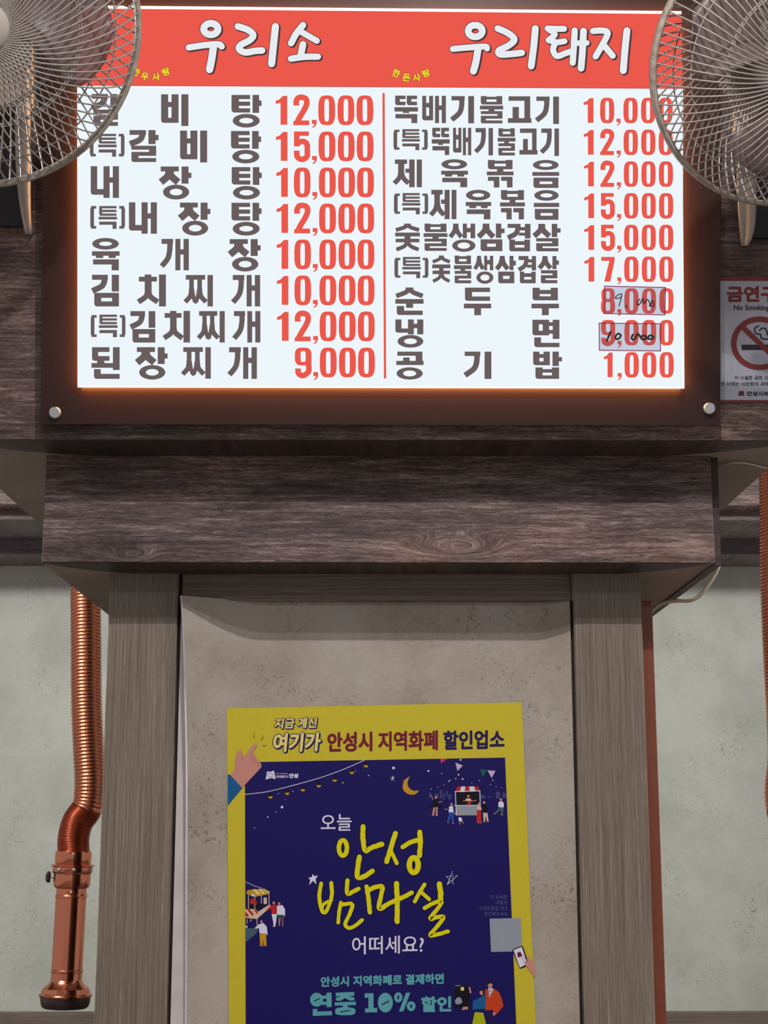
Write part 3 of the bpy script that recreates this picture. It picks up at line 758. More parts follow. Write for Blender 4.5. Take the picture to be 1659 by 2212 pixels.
def price(s, x, y, h, big):
    """x: left of the first slot, digits of a condensed heavy face"""
    fl = Flat(panel_pl, 0.0008)
    if big: slots = {'a': (0, 25), 'b': (38, 74), 'c': (78, 88.5), 'd': (92, 128.5), 'e': (133.5, 170), 'f': (174.5, 211)}
    else: slots = {'a': (0, 21.5), 'b': (35.5, 66.3), 'c': (71, 80), 'd': (86, 117), 'e': (124, 154.8), 'f': (161.7, 192.5)}
    lead, tail = s.split(',')
    def put(d, k):
        a, b_ = slots[k]
        if d == '1' and k == 'b': a, b_ = a + 6, b_ - 6
        ov = 1.0 if d in '02589' else 0
        digit(fl, d, x + a, y - ov, x + b_, y + h + ov)
    if len(lead) == 2: put(lead[0], 'a'); put(lead[1], 'b')
    else: put(lead, 'b')
    a, b_ = slots['c']; ch = 17.5 if big else 15.5
    digit(fl, ',', x + a, y + h - (10.5 if big else 9), x + b_, y + h - (10.5 if big else 9) + ch)
    for k, d in zip('def', tail): put(d, k)
    fl.build('price', M['lit_red'], panel)
for i, (s, x, y) in enumerate([('12,000', 595.5, 207), ('15,000', 596, 285), ('10,000', 596.8, 362.8), ('12,000', 597.3, 440.6), ('10,000', 597.7, 518.3),
                              ('10,000', 598, 596), ('12,000', 598.4, 673.8), ('9,000', 598.8, 751.8)]): price(s, x, y, 62.5, True)
for s, x, y in [('10,000', 1260.6, 212), ('12,000', 1261, 280.8), ('12,000', 1261.4, 349.4), ('15,000', 1261.8, 418), ('15,000', 1262, 486.4), ('17,000', 1262.3, 555),
                ('8,000', 1262.5, 623.5), ('9,000', 1262.7, 692), ('1,000', 1263, 761.5)]: price(s, x, y, 53.3, False)

# hand-lettered price stickers on the lit panel
def filt(name, col):
    m = bpy.data.materials.new(name); m.use_nodes = True; nt = m.node_tree; nt.nodes.remove(nt.nodes['Principled BSDF'])
    t = N(nt, 'ShaderNodeBsdfTransparent'); t.inputs[0].default_value = col
    g = N(nt, 'ShaderNodeBsdfDiffuse'); g.inputs[0].default_value = lin(150, 150, 175)
    mx = N(nt, 'ShaderNodeMixShader'); mx.inputs[0].default_value = 0.10
    nt.links.new(t.outputs[0], mx.inputs[1]); nt.links.new(g.outputs[0], mx.inputs[2])
    nt.links.new(mx.outputs[0], nt.nodes['Material Output'].inputs[0]); return m
M['tape'] = filt('translucent_grey_tape', (0.68, 0.70, 0.78, 1)); M['tape_edge'] = filt('red_printed_tape_edge', (0.55, 0.10, 0.20, 1))
M['ink'] = plain('black_marker_ink', lin(20, 14, 18), 0.4)
S = lambda pts: [(1290 + x/9.76, 600 + y/9.76) for x, y in pts]
def sticker(corners, border, strokes, label):
    c = S(corners)
    st = empty('price_sticker', panel_pl.off(0.0015).at(*c[3]), label, 'price label', 'price stickers on the menu')
    fl = Flat(panel_pl, 0.0016); fl.poly(c); fl.build('tape', M['tape'], st)
    fl = Flat(panel_pl, 0.0019, 0.0)
    for i in range(4):
        a, b2 = Vector((*c[i], 0)), Vector((*c[(i+1) % 4], 0)); cc = sum((Vector((*k, 0)) for k in c), Vector()) / 4
        sg = lambda p: Vector((math.copysign(border, cc.x - p.x), math.copysign(border, cc.y - p.y), 0))
        ia, ib = a + sg(a), b2 + sg(b2)
        fl.poly([a[:2], b2[:2], ib[:2], ia[:2]])
    fl.build('red_border', M['tape_edge'], st)
    fl = Flat(panel_pl, 0.0022)
    for pts, wd in strokes: fl.stroke(S(pts), wd)
    fl.build('handwriting', M['ink'], st)
sticker([(145, 165), (1450, 195), (1440, 795), (130, 765)], 2.4,
        [([(500, 335), (440, 360), (385, 415), (400, 440), (480, 420), (510, 390), (520, 335), (500, 450), (460, 600)], 2.2), ([(612, 590), (622, 612)], 3.2),
         ([(895, 450), (850, 500), (850, 575), (900, 550), (965, 435), (985, 545), (1060, 460), (1110, 540), (1110, 590), (1170, 480), (1190, 600), (1100, 590)], 2.6)],
        'translucent grey sticker with thin handwriting over the 8,000 price')
sticker([(30, 945), (1350, 960), (1345, 1555), (35, 1540)], 2.4,
        [([(285, 1140), (240, 1240), (205, 1330)], 4.6), ([(430, 1180), (385, 1240), (400, 1290), (460, 1280), (500, 1210), (440, 1175)], 4.2),
         ([(750, 1200), (725, 1270), (765, 1310), (810, 1260), (850, 1180), (900, 1230), (940, 1290), (1000, 1300), (1040, 1260), (1000, 1220), (940, 1230)], 4.4),
         ([(1040, 1260), (1090, 1290), (1170, 1285), (1185, 1240), (1110, 1215), (1070, 1260)], 4.2)],
        'translucent grey sticker with thick handwriting over the 9,000 price')

# ------------------------------------------------------------------ no smoking notice on the beam
sg_pl = beam_pl.off(0.003)
ns = empty('no_smoking_notice', sg_pl.at(1640, 868), 'white no smoking notice with red prohibition ring, fixed to the beam right of the menu', 'sign')
M['paper_white'] = plain('matt_white_card', lin(178, 180, 196), 0.5, noise=0.03, nscale=60)
M['sign_red'] = plain('dull_red_print', lin(128, 40, 40), 0.5, noise=0.05, nscale=100)
M['sign_black'] = plain('black_print', lin(34, 32, 40), 0.5)
M['sign_maroon'] = plain('maroon_print', lin(122, 38, 40), 0.5)
b = MB(); b.slab([sg_pl.at(1543, 869), sg_pl.at(1736, 869), sg_pl.at(1736, 598), sg_pl.at(1543, 598)], NB * 0.002); b.build('backing_card', M['sign_red'], ns)
fl = Flat(sg_pl, 0.0003); fl.rect(1543, 607, 1736, 864); fl.build('white_field', M['paper_white'], ns)
fl = Flat(sg_pl, 0.0007); fl.text('금연구역', 1569.5, 617.5, 1713, 653, 1.7); tag(fl.build('heading', M['sign_maroon'], ns), 'dull red heading lettering')
fl = Flat(sg_pl, 0.0007); fl.text('No Smoking Area', 1585, 658.5, 1697, 673.5, 0.35); fl.build('caption', M['sign_black'], ns)
C0 = (1641, 741.5)
fl = Flat(sg_pl, 0.0007); fl.rect(C0[0] - 39, 744.5, C0[0] + 39, 756); fl.build('cigarette', M['sign_black'], ns)
Z = lambda pts: [(1540 + x/7.63, 590 + y/7.63) for x, y in pts]
fl = Flat(sg_pl, 0.0007)
fl.stroke(Z([(752, 872), (700, 900), (690, 960), (720, 1000), (785, 1010), (790, 1060), (830, 1085), (900, 1085), (980, 1085)]), 3.2)
fl.stroke(Z([(770, 945), (810, 908), (860, 915), (890, 960), (895, 1010), (950, 1000), (1000, 1030), (1000, 1080)]), 3.2)
fl.build('smoke_curl', M['sign_black'], ns)
fl = Flat(sg_pl, 0.0011); fl.ring(C0[0], C0[1], 62, 58, 50, 46.5, 56)
fl.stroke([(C0[0] - 40, C0[1] - 38), (C0[0] + 40, C0[1] + 38)], 11, cap=False); fl.build('prohibition_ring', M['sign_red'], ns)
fl = Flat(sg_pl, 0.0007)
fl.text('이 시설은 금연 시설입니다.', 1587, 811.5, 1698, 820.5, 0.2); fl.text('흡연 시에는 10만원의 과태료가 부과됩니다.', 1547, 824.5, 1733, 833.8, 0.2)
fl.build('small_print', M['sign_black'], ns)
fl = Flat(sg_pl, 0.0007); fl.text('안성시보건소', 1613, 845, 1686, 855.5, 0.5); fl.build('office_name', M['sign_black'], ns)
fl = Flat(sg_pl, 0.0007); fl.poly([(1596.5, 845), (1607, 844.5), (1608, 856), (1604, 854.5), (1594.5, 855.5)]); fl.build('emblem', M['sign_maroon'], ns)
fl = Flat(sg_pl, 0.0011); fl.ring(1602, 850, 3.6, 3.2, 2.2, 1.8, 16); fl.poly([(1596.8, 846), (1600, 845), (1598, 850)]); fl.build('emblem', M['sign_black'], ns)

# ------------------------------------------------------------------ poster
po_pl = vplane(YP + 0.034)
poster = empty('festival_poster', po_pl.at(820, 2420), 'yellow-bordered navy night market poster on the beige pillar panel', 'poster')
def pmat(name, rgb): return plain(name, lin(*rgb), 0.5, noise=0.02, nscale=90, bump=0.02, spec=0.2)
PM = dict(yellow=pmat('poster_yellow', (206, 188, 48)), navy=pmat('poster_navy', (22, 12, 92)), white=pmat('poster_white', (226, 222, 242)), bright=pmat('poster_brush_yellow', (228, 218, 10)),
          black=pmat('poster_black', (14, 10, 26)), maroon=pmat('poster_maroon', (118, 22, 50)), ink=pmat('poster_ink', (34, 20, 84)), teal=pmat('poster_teal', (92, 168, 176)),
          skin=pmat('poster_skin', (204, 140, 128)), skin2=pmat('poster_skin_shade', (170, 104, 96)), blue=pmat('poster_blue', (20, 92, 150)), red=pmat('poster_red', (190, 36, 34)), pink=pmat('poster_pink', (200, 50, 110)),
          lilac=pmat('poster_lilac', (200, 178, 210)), green=pmat('poster_green', (20, 96, 88)), grey=pmat('poster_grey', (150, 156, 170)), city=pmat('poster_city', (66, 66, 124)),
          mustard=pmat('poster_mustard', (200, 150, 30)), orange=pmat('poster_orange', (200, 66, 26)), cream=pmat('poster_cream', (214, 190, 170)), slate=pmat('poster_slate', (70, 96, 116)),
          pale=pmat('poster_pale_yellow', (232, 214, 130)), jean=pmat('poster_jean', (30, 84, 190)), lime=pmat('poster_lime', (176, 184, 10)), dyel=pmat('poster_dark_yellow', (150, 134, 20)),
          dim=pmat('poster_dim_lilac', (96, 86, 140)))
q = [(490, 2425+6), (1166, 2412), (1127, 1517), (490, 1530)]
q[0] = (496, 2431); 
b = MB(); b.slab([po_pl.at(*p) for p in q], (0, 0.0008, 0)); b.build('sheet', PM['yellow'], poster)
def pf(lv): return Flat(po_pl, 0.0003 * lv)
def done(fl, name, key, label=None):
    o = fl.build(name, PM[key], poster)
    if label: o['label'] = label
    return o
fl = pf(1); fl.poly([(529, 1646.5), (1091, 1636.5), (1119, 2300), (531, 2312)]); done(fl, 'navy_field', 'navy')
# header lettering
def outlined(body, x0, y0, x1, y1, slope, shear, b0, ob):
    fl = pf(2); fl.text(body, x0-ob, y0-ob, x1+ob, y1+ob, b0+ob, slope, shear, dx=ob*1.1, dy=ob); fl.text(body, x0-ob, y0-ob, x1+ob, y1+ob, b0+ob, slope, shear); done(fl, 'heading', 'ink', 'dark outline of heading lettering')
    fl = pf(3); fl.text(body, x0, y0, x1, y1, b0, slope, shear); done(fl, 'heading', 'pale', 'pale heading lettering')
outlined('지금 계신', 592, 1551.5, 683, 1574.5, 0.022, 0.15, 0.8, 1.3)
outlined('여기가', 588, 1583.5, 691, 1625, 0.020, 0.10, 1.6, 1.7)
fl = pf(2); fl.text('안성시', 707, 1582, 804.5, 1625, 1.5, 0.022); fl.text('지역화폐', 817, 1580, 946, 1623, 1.35, 0.02); done(fl, 'heading', 'maroon', 'maroon heading lettering')
fl = pf(2); fl.text('할인업소', 957.5, 1578.5, 1090, 1620, 1.4, 0.022); done(fl, 'heading', 'ink', 'navy heading lettering')
# pointing hand
Hh = lambda pts: [(480 + x/5.184, 1510 + y/5.184) for x, y in pts]
fl = pf(3); fl.poly(Hh([(62, 840), (90, 850), (230, 990), (62, 1195)])); done(fl, 'printed_sleeve', 'blue')
fl = pf(4); fl.poly(Hh([(90, 850), (135, 800), (150, 640), (170, 590), (200, 567), (222, 580), (225, 660), (250, 640), (300, 570), (360, 500), (385, 500), (392, 530), (340, 600), (375, 640), (385, 665), (405, 690), (420, 705), (440, 730), (438, 765), (330, 880), (222, 995)]))
done(fl, 'printed_hand', 'skin')
fl = pf(5)
for s_ in ([(335, 600), (320, 640), (345, 690)], [(375, 655), (365, 690), (385, 720)], [(412, 700), (405, 735), (425, 755)], [(222, 600), (226, 660), (250, 650)]): fl.stroke(Hh(s_), 0.9)
done(fl, 'printed_hand', 'skin2')
fl = pf(2)
for s_ in ([(362, 385), (352, 410), (362, 438)], [(462, 412), (450, 440), (432, 458)], [(448, 520), (470, 526), (496, 518)]): fl.stroke(Hh(s_), 2.0)
done(fl, 'accent_mark', 'dyel')
# city emblem and its lettering
fl = pf(3); fl.poly(Hh([(503, 810), (540, 815), (580, 800), (595, 900), (560, 885), (520, 892), (486, 902)])); done(fl, 'emblem', 'white')
fl = pf(4); fl.stroke(Hh([(520, 870), (510, 845), (530, 828), (555, 832), (562, 858), (545, 880), (530, 862)]), 0.9); done(fl, 'emblem', 'dim')
fl = pf(3); fl.text('City of Masters', 595.5, 1669.5, 622.5, 1673, 0.0); fl.text('안성맞춤도시', 595.5, 1674.5, 622.5, 1680.5, 0.15); fl.text('안성', 624.5, 1670.5, 644, 1680.8, 0.6); done(fl, 'small_print', 'white')
# string of bulbs, stars, moon
K1 = Hh
fl = pf(3); fl.stroke(K1([(255, 1068), (500, 1038), (800, 965), (1100, 880), (1350, 790), (1600, 682)]), 1.3, cap=False); done(fl, 'bulb_string', 'white')
bl = K1([(540, 1090), (728, 1050), (904, 1010), (1082, 965), (1260, 902), (1452, 816), (1610, 742)])
fl = pf(3)
for x, y in bl: fl.disc(x, y - 2.5, 4.2, 5.5)
done(fl, 'bulb_cap', 'black')
fl = pf(4)
for x, y in bl: fl.poly([(x - 4.8 * math.cos(a), y + 5 * math.sin(a)) for a in [math.pi * k / 10 for k in range(11)]])
done(fl, 'bulb_glow', 'mustard')
K2 = lambda pts: [(800 + x/4.608, 1510 + y/4.608) for x, y in pts]
K0 = lambda pts: [(470 + x/2.37, 1500 + y/2.37) for x, y in pts]
fl = pf(3)
for (x, y), rr in zip(K0([(330, 577), (299, 603), (257, 628), (190, 683), (311, 508), (385, 496), (641, 452), (773, 415), (705, 392), (345, 538)]), (2.9, 1, 1.5, 1, 1, 1.1, 1.3, 1.2, .9, .7)): fl.disc(x, y, rr, n=10)
for (x, y), rr in zip(K2([(230, 686), (578, 716), (712, 742), (899, 606), (878, 754), (918, 796), (850, 793), (1220, 808), (730, 852), (670, 878), (1010, 836), (1086, 810), (1195, 852), (1252, 874), (1310, 884), (605, 896), (335, 808)]),
                      (3, 2.1, 1.1, 2, 1.7, 1.9, 1.3, 1.2, .8, .9, .8, 1, .9, .9, .8, 1, 1)): fl.disc(x, y, rr, n=10)
fl.stroke(K2([(778, 822), (795, 808)]), 1.5)
fl.stroke(K2([(205, 785), (242, 780)]), 1.2); fl.stroke(K2([(222, 768), (218, 800), (206, 806)]), 1.2); fl.stroke(K2([(222, 785), (232, 812)]), 1.2)
done(fl, 'stars', 'white')
mo = []
for k in range(13): a = R_(-118 - k * 240/12 + 60); mo.append((395 + 0, 0))
outer = [(395, 768), (350, 800), (325, 845), (325, 895), (350, 930), (390, 950), (430, 952), (465, 935), (485, 908)]
inner = [(450, 915), (410, 905), (380, 875), (370, 835), (378, 800)]
fl = pf(3); fl.poly(K2([p[:2] for p in smoothpts([(x, y, 0) for x, y in outer])] + [p[:2] for p in smoothpts([(x, y, 0) for x, y in inner])])); done(fl, 'crescent_moon', 'mustard')
for key, tr in (('pink', [(695, 595), (765, 597), (705, 642)]), ('lilac', [(846, 632), (921, 662), (867, 715)]), ('green', [(1090, 698), (1165, 705), (1118, 775)]), ('lilac', [(1166, 710), (1246, 715), (1208, 786)])):
    fl = pf(3); fl.poly(K2(tr)); done(fl, 'bunting_flag', key)
# night market in the upper right
fl = pf(2)
for x0, y0, x1, y1 in ((583, 928, 600, 985), (640, 945, 680, 985), (693, 905, 715, 990), (722, 940, 738, 1000), (752, 915, 770, 970), (778, 950, 805, 1000), (1050, 955, 1140, 990), (1170, 970, 1200, 985), (1250, 925, 1290, 990), (1315, 935, 1350, 985)):
    fl.rect(*K2([(x0, y0)])[0], *K2([(x1, y1)])[0])
done(fl, 'skyline', 'city')
fl = pf(3); fl.rect(*K2([(855, 925)])[0], *K2([(1090, 1060)])[0]); fl.rect(*K2([(582, 1048)])[0], *K2([(718, 1072)])[0]); done(fl, 'stall_shade', 'black')
fl = pf(4); fl.rect(*K2([(848, 1060)])[0], *K2([(1090, 1158)])[0]); done(fl, 'stall_counter', 'grey')
fl = pf(5)
fl.stroke(K2([(846, 920), (856, 1155)]), 1.6); fl.stroke(K2([(1090, 915), (1094, 1060)]), 1.6); fl.stroke(K2([(840, 1060), (1095, 1058)]), 1.6)
fl.poly(K2([(905, 870), (945, 870), (938, 925), (890, 925)])); fl.poly(K2([(985, 870), (1030, 870), (1048, 918), (990, 922)])); fl.stroke(K2([(842, 922), (1092, 914)]), 1.6)
done(fl, 'stall_frame', 'white')
fl = pf(5)
fl.poly(K2([(868, 872), (905, 870), (890, 918), (845, 918)])); fl.poly(K2([(945, 870), (985, 870), (990, 918), (938, 920)])); fl.poly(K2([(1030, 870), (1070, 870), (1090, 910), (1048, 914)]))
fl.poly(K2([(968, 1012), (998, 1012), (1003, 1050), (965, 1050)])); fl.poly(K2([(1062, 1102), (1102, 1102), (1105, 1225), (1055, 1225)]))
done(fl, 'stall_awning', 'red')
def person(Kf, heads, tops, legs, feet, topkey, legkey, armkey='skin'):
    fl = pf(6)
    for h in heads: (x, y), = Kf([h[:2]]); fl.disc(x, y, h[2], h[2] * 1.15, n=12)
    for f_ in feet: fl.stroke(Kf(f_), 1.5)
    done(fl, 'printed_figure', armkey)
    fl = pf(7)
    for p_ in tops: fl.poly(Kf(p_))
    done(fl, 'printed_figure', topkey)
    fl = pf(6.5)
    for p_ in legs: fl.poly(Kf(p_))
    done(fl, 'printed_figure', legkey)
person(K2, [(652, 980, 2.6)], [[(635, 1000), (668, 1000), (680, 1045), (625, 1045)]], [[(640, 1075), (628, 1080), (615, 1150), (630, 1162), (648, 1090)], [(655, 1075), (670, 1075), (668, 1160), (650, 1155)]],
       [[(605, 955), (622, 1000)], [(680, 1030), (715, 1020)], [(615, 1155), (632, 1162)], [(650, 1158), (668, 1160)]], 'black', 'skin')
person(K2, [(975, 968, 2.6)], [[(950, 990), (1000, 990), (1005, 1015), (948, 1015)]], [], [[(925, 1020), (950, 1005)], [(1002, 1018), (1055, 1008)]], 'cream', 'red')
person(K2, [(808, 1048, 2.6)], [[(785, 1068), (822, 1066), (830, 1125), (780, 1130)]], [[(788, 1130), (830, 1130), (828, 1225), (810, 1228), (808, 1150), (785, 1215), (768, 1212)]],
       [[(742, 1092), (782, 1105)], [(768, 1220), (782, 1232)], [(815, 1235), (834, 1240)], [(830, 1130), (860, 1160)]], 'white', 'jean')
person(K2, [(890, 1148, 2.4)], [[(876, 1178), (905, 1178), (918, 1215), (880, 1218)]], [], [[(888, 1218), (892, 1248)], [(905, 1215), (926, 1236)]], 'white', 'white')
person(K2, [(1082, 1045, 2.6)], [[(1062, 1066), (1100, 1066), (1108, 1104), (1062, 1106)]], [], [[(1072, 1228), (1080, 1238)], [(1090, 1228), (1108, 1234)]], 'cream', 'red')
person(K2, [(1132, 1030, 2.6)], [[(1118, 1052), (1152, 1050), (1170, 1090), (1160, 1135), (1118, 1130)]], [[(1122, 1132), (1165, 1132), (1176, 1215), (1160, 1215), (1146, 1150), (1142, 1218), (1128, 1218)]],
       [[(1150, 1140), (1160, 1170)], [(1128, 1222), (1144, 1224)], [(1162, 1220), (1180, 1222)]], 'black', 'cream')
person(K2, [(1300, 1002, 2.6)], [[(1275, 1025), (1310, 1015), (1330, 1040), (1325, 1080), (1275, 1075)]], [[(1285, 1080), (1328, 1080), (1318, 1150), (1298, 1148), (1300, 1105), (1252, 1142), (1238, 1130)]],
       [[(1228, 1138), (1248, 1146)], [(1300, 1152), (1318, 1156)]], 'white', 'slate')
# stalls at the left edge
K3 = lambda pts: [(480 + x/8.295, 1860 + y/8.295) for x, y in pts]
fl = pf(3); fl.poly(K3([(415, 1205), (640, 1205), (620, 1290), (425, 1450), (415, 1450)])); done(fl, 'stall_cloth', 'slate')
fl = pf(3); fl.poly(K3([(485, 800), (700, 760), (780, 775), (620, 890), (480, 850)])); done(fl, 'stall_shade', 'black')
fl = pf(3.5); fl.poly(K3([(455, 520), (740, 495), (850, 550), (840, 590), (600, 640), (460, 600), (430, 580)])); done(fl, 'stall_awning', 'mustard')
fl = pf(4.2)
for p_ in ([(540, 508), (600, 505), (690, 590), (630, 600)], [(640, 502), (690, 500), (780, 580), (720, 590)], [(720, 497), (750, 497), (850, 550), (840, 580)]): fl.poly(K3(p_))
done(fl, 'stall_awning', 'pale')
fl = pf(4)
fl.poly(K3([(415, 860), (600, 860), (640, 910), (860, 770), (860, 830), (620, 1040), (415, 1015)]))
for x, y0, y1 in ((470, 600, 850), (582, 600, 870), (702, 600, 760), (838, 580, 770), (512, 1020, 1090), (625, 1030, 1150), (445, 1040, 1120)): fl.stroke(K3([(x, y0), (x, y1)]), 1.5, cap=False)
fl.poly(K3([(415, 1155), (455, 1160), (450, 1200), (415, 1200)])); fl.rect(*K3([(742, 655)])[0], *K3([(800, 770)])[0])
done(fl, 'stall_frame', 'cream')
fl = pf(4.6)
for p_ in ([(415, 905), (470, 960), (470, 1000), (415, 990)], [(430, 852), (480, 855), (560, 940), (550, 985), (520, 960)], [(560, 858), (600, 870), (645, 925), (620, 945)]): fl.poly(K3(p_))
fl.poly(K3([(500, 690), (540, 670), (610, 700), (620, 780), (500, 770)]))
done(fl, 'stall_awning', 'red')
fl = pf(3.4)
for k in range(9): x, y = K3([(435 + k*33, 380 + k*13 + k*(8-k)*0.4)])[0]; fl.disc(x, y, 1.2, n=8)
(x, y), = K3([(552, 612)]); fl.disc(x, y, 4, 2.6)
done(fl, 'bulb_string', 'white')
person(K3, [(925, 750, 2.8)], [[(880, 790), (970, 780), (980, 950), (885, 950), (880, 850), (800, 900), (790, 880)]], [[(885, 950), (980, 950), (965, 1100), (950, 1170), (920, 1170), (915, 1100)]], [[(905, 1170), (950, 1178)]], 'red', 'white')
person(K3, [(1020, 765, 2.8)], [[(980, 800), (1080, 790), (1125, 860), (1128, 980), (1090, 965), (980, 960)]], [[(990, 960), (1080, 960), (1075, 1015), (988, 1020)]],
       [[(1015, 1030), (1022, 1165)], [(1080, 1020), (1085, 1165)], [(1040, 1030), (1022, 1160)], [(1105, 980), (1112, 1005)]], 'white', 'green')
person(K3, [(702, 1085, 2.8)], [[(660, 1130), (740, 1110), (800, 1180), (815, 1330), (780, 1300), (670, 1295), (655, 1200), (590, 1215), (590, 1190)]], [[(668, 1298), (785, 1300), (795, 1505), (745, 1505), (735, 1400), (725, 1505), (680, 1505)]],
       [[(672, 1518), (715, 1518)], [(730, 1518), (790, 1518)]], 'white', 'mustard')
# main lettering
fl = pf(2); fl.text('오늘', 692.7, 1759, 759.6, 1795, 0.35, 0.01); done(fl, 'slogan', 'white')
fl = pf(2); fl.text('어떠세요?', 760.5, 2023, 915.5, 2062, 0.4, 0.02); done(fl, 'slogan', 'white')
K4 = lambda pts: [(640 + x/4.366, 1740 + y/4.366) for x, y in pts]
brush = [
 (ell(440, 400, 38, 72), 42, 1), ([(630, 198), (628, 300), (650, 425), (715, 395), (808, 365)], 46, 0), ([(595, 485), (580, 580), (577, 675), (640, 670), (718, 618)], 46, 0),
 ([(935, 262), (902, 370), (852, 530)], 46, 0), ([(895, 430), (922, 490), (948, 545)], 36, 0), ([(1003, 392), (1070, 350), (1150, 325)], 42, 0), ([(1165, 250), (1170, 370), (1162, 475)], 46, 0), (ell(1108, 562, 42, 70), 50, 1),
 ([(235, 735), (217, 850), (235, 970), (268, 1012), (305, 950), (335, 850), (330, 730)], 36, 0), ([(300, 905), (255, 935), (240, 980)], 30, 0), ([(483, 705), (480, 830), (535, 812), (588, 785)], 38, 0),
 ([(420, 915), (405, 1000), (395, 1105)], 34, 0), ([(420, 935), (525, 930), (505, 1020), (462, 1120), (500, 1155), (560, 1130), (620, 1080)], 36, 0),
 ([(663, 765), (680, 870), (695, 1008)], 42, 0), ([(685, 800), (740, 772), (812, 768), (795, 870), (782, 975), (880, 920), (1000, 868), (1088, 822)], 42, 0), ([(945, 735), (952, 900), (952, 1095)], 48, 0),
 ([(1210, 745), (1160, 825), (1117, 905)], 36, 0), ([(1170, 810), (1253, 885)], 36, 0), ([(1350, 740), (1362, 830), (1358, 905)], 50, 0),
 ([(1210, 968), (1290, 922), (1370, 905), (1335, 970), (1262, 1068), (1330, 1052), (1388, 1052), (1345, 1120), (1262, 1222), (1330, 1215), (1430, 1188)], 38, 0)]
fl = pf(2)
for pts, wd, c in brush: fl.stroke(K4(pts), wd / 4.366 + 2.2)
done(fl, 'brush_title', 'black', 'dark outline of the brush lettering')
fl = pf(3.5)
for pts, wd, c in brush: fl.stroke(K4(pts), wd / 4.366, jit=0.10)
done(fl, 'brush_title', 'bright', 'bright yellow brush lettering')
fl = pf(2); fl.poly(K4([(155, 645), (168, 668), (204, 660), (182, 695), (190, 745), (158, 710), (122, 750), (132, 700), (112, 682), (145, 676)])); done(fl, 'star_mark', 'white')
fl = pf(2); fl.stroke(K4([(1425, 745), (1472, 622), (1480, 740), (1416, 670), (1520, 660), (1425, 745)]), 1.5, smooth=False); done(fl, 'star_mark', 'white')
fl = pf(2); fl.text('안성시 지역화폐로 결제하면', 692.5, 2109.5, 959, 2132.5, 1.0, 0.027); done(fl, 'slogan', 'teal', 'teal slogan lettering')
K5 = lambda pts: [(640 + x/4.366, 2040 + y/4.366) for x, y in pts]
fl = pf(2)
def k5disc(cx, cy, rx, ry): (X, Y_), = K5([(cx, cy)]); fl.disc(X, Y_, rx/4.366, ry/4.366, n=28)
k5disc(192, 522, 62, 66)
for p_ in ([(284, 456), (332, 454), (334, 590), (286, 592)], [(240, 484), (288, 482), (288, 512), (240, 514)], [(240, 542), (288, 540), (288, 570), (240, 572)],
           [(155, 610), (198, 608), (198, 634), (335, 629), (338, 668), (155, 675)],
           [(372, 456), (546, 449), (547, 485), (373, 490)], [(376, 530), (372, 505), (425, 488), (490, 485), (546, 502), (550, 528), (505, 530), (458, 506), (420, 532)],
           [(362, 547), (562, 540), (563, 572), (363, 578)], [(438, 570), (486, 568), (486, 600), (438, 602)],
           [(645, 462), (728, 460), (729, 600), (762, 599), (763, 640), (650, 643), (648, 605), (680, 603), (680, 502), (645, 504)],
           [(1035, 456), (1076, 455), (1010, 632), (968, 633)]): fl.poly(K5(p_))
sr, _ = superring(640 + 366/4.366, 2040 + 594/4.366, 640 + 558/4.366, 2040 + 668/4.366, 1, 1); fl.poly(sr)
k5disc(840, 549, 71, 93)
for cx, cy, rx, ry, ix, iy in ((962, 500, 39, 48, 9, 19), (1083, 583, 42, 46, 9, 19)): (X, Y_), = K5([(cx, cy)]); fl.ring(X, Y_, rx/4.366, ry/4.366, ix/4.366, iy/4.366, 24)
done(fl, 'slogan', 'teal', 'large teal discount lettering')
fl = pf(3)
for a_, b2, wd in (((168, 533), (220, 512), 9), ((418, 636), (506, 623), 9), ((810, 568), (872, 535), 11)): fl.stroke(K5([a_, b2]), wd/4.366)
done(fl, 'slogan', 'navy', 'navy slits in the discount lettering')
fl = pf(2); fl.text('할인', 909.5, 2152.5, 975.5, 2186.5, 1.7, 0.02); done(fl, 'slogan', 'teal', 'large teal discount lettering')
fl = pf(2)
fl.text('더 자세한', 1059.4, 1933, 1096, 1943, 0); fl.text('내용은', 1070.7, 1945, 1096, 1954, 0); fl.text('스마트폰을 켜고', 1035.5, 1957, 1096.5, 1967, 0); fl.text('확인해보세요', 1046, 1969.5, 1096.5, 1978.5, 0)
done(fl, 'small_print', 'dim')
K6 = lambda pts: [(960 + x/7.09, 1900 + y/7.09) for x, y in pts]
fl = pf(2.5); fl.poly(K6([(692, 598), (1170, 590), (1192, 1100), (714, 1108)])); done(fl, 'blank_square', 'grey')
fl = pf(3.5); fl.poly(K6([(1040, 1090), (1055, 1065), (1180, 1015), (1205, 1025), (1285, 1280), (1270, 1320), (1180, 1362), (1150, 1355)])); done(fl, 'printed_phone', 'black')
fl = pf(4.2); fl.poly(K6([(1058, 1080), (1185, 1030), (1268, 1290), (1170, 1345), (1150, 1340)])); done(fl, 'printed_phone', 'white')
fl = pf(4.8); fl.poly(K6([(1112, 1120), (1160, 1105), (1195, 1160), (1185, 1175), (1125, 1195)])); done(fl, 'emblem', 'maroon')
fl = pf(4.8); fl.text('안성', 1127, 2068, 1133, 2071.5, 0); done(fl, 'small_print', 'black')
fl = pf(4.8); fl.poly(K6([(1205, 1240), (1270, 1270), (1255, 1165), (1300, 1190), (1350, 1270), (1385, 1370), (1380, 1490), (1310, 1400), (1240, 1310)])); done(fl, 'printed_hand', 'skin')
fl = pf(3); fl.rect(*K6([(155, 1625)])[0], *K6([(385, 1970)])[0]); done(fl, 'printed_card', 'black')
fl = pf(3.6); fl.rect(*K6([(250, 1645)])[0], *K6([(300, 1700)])[0]); done(fl, 'printed_card', 'pale')
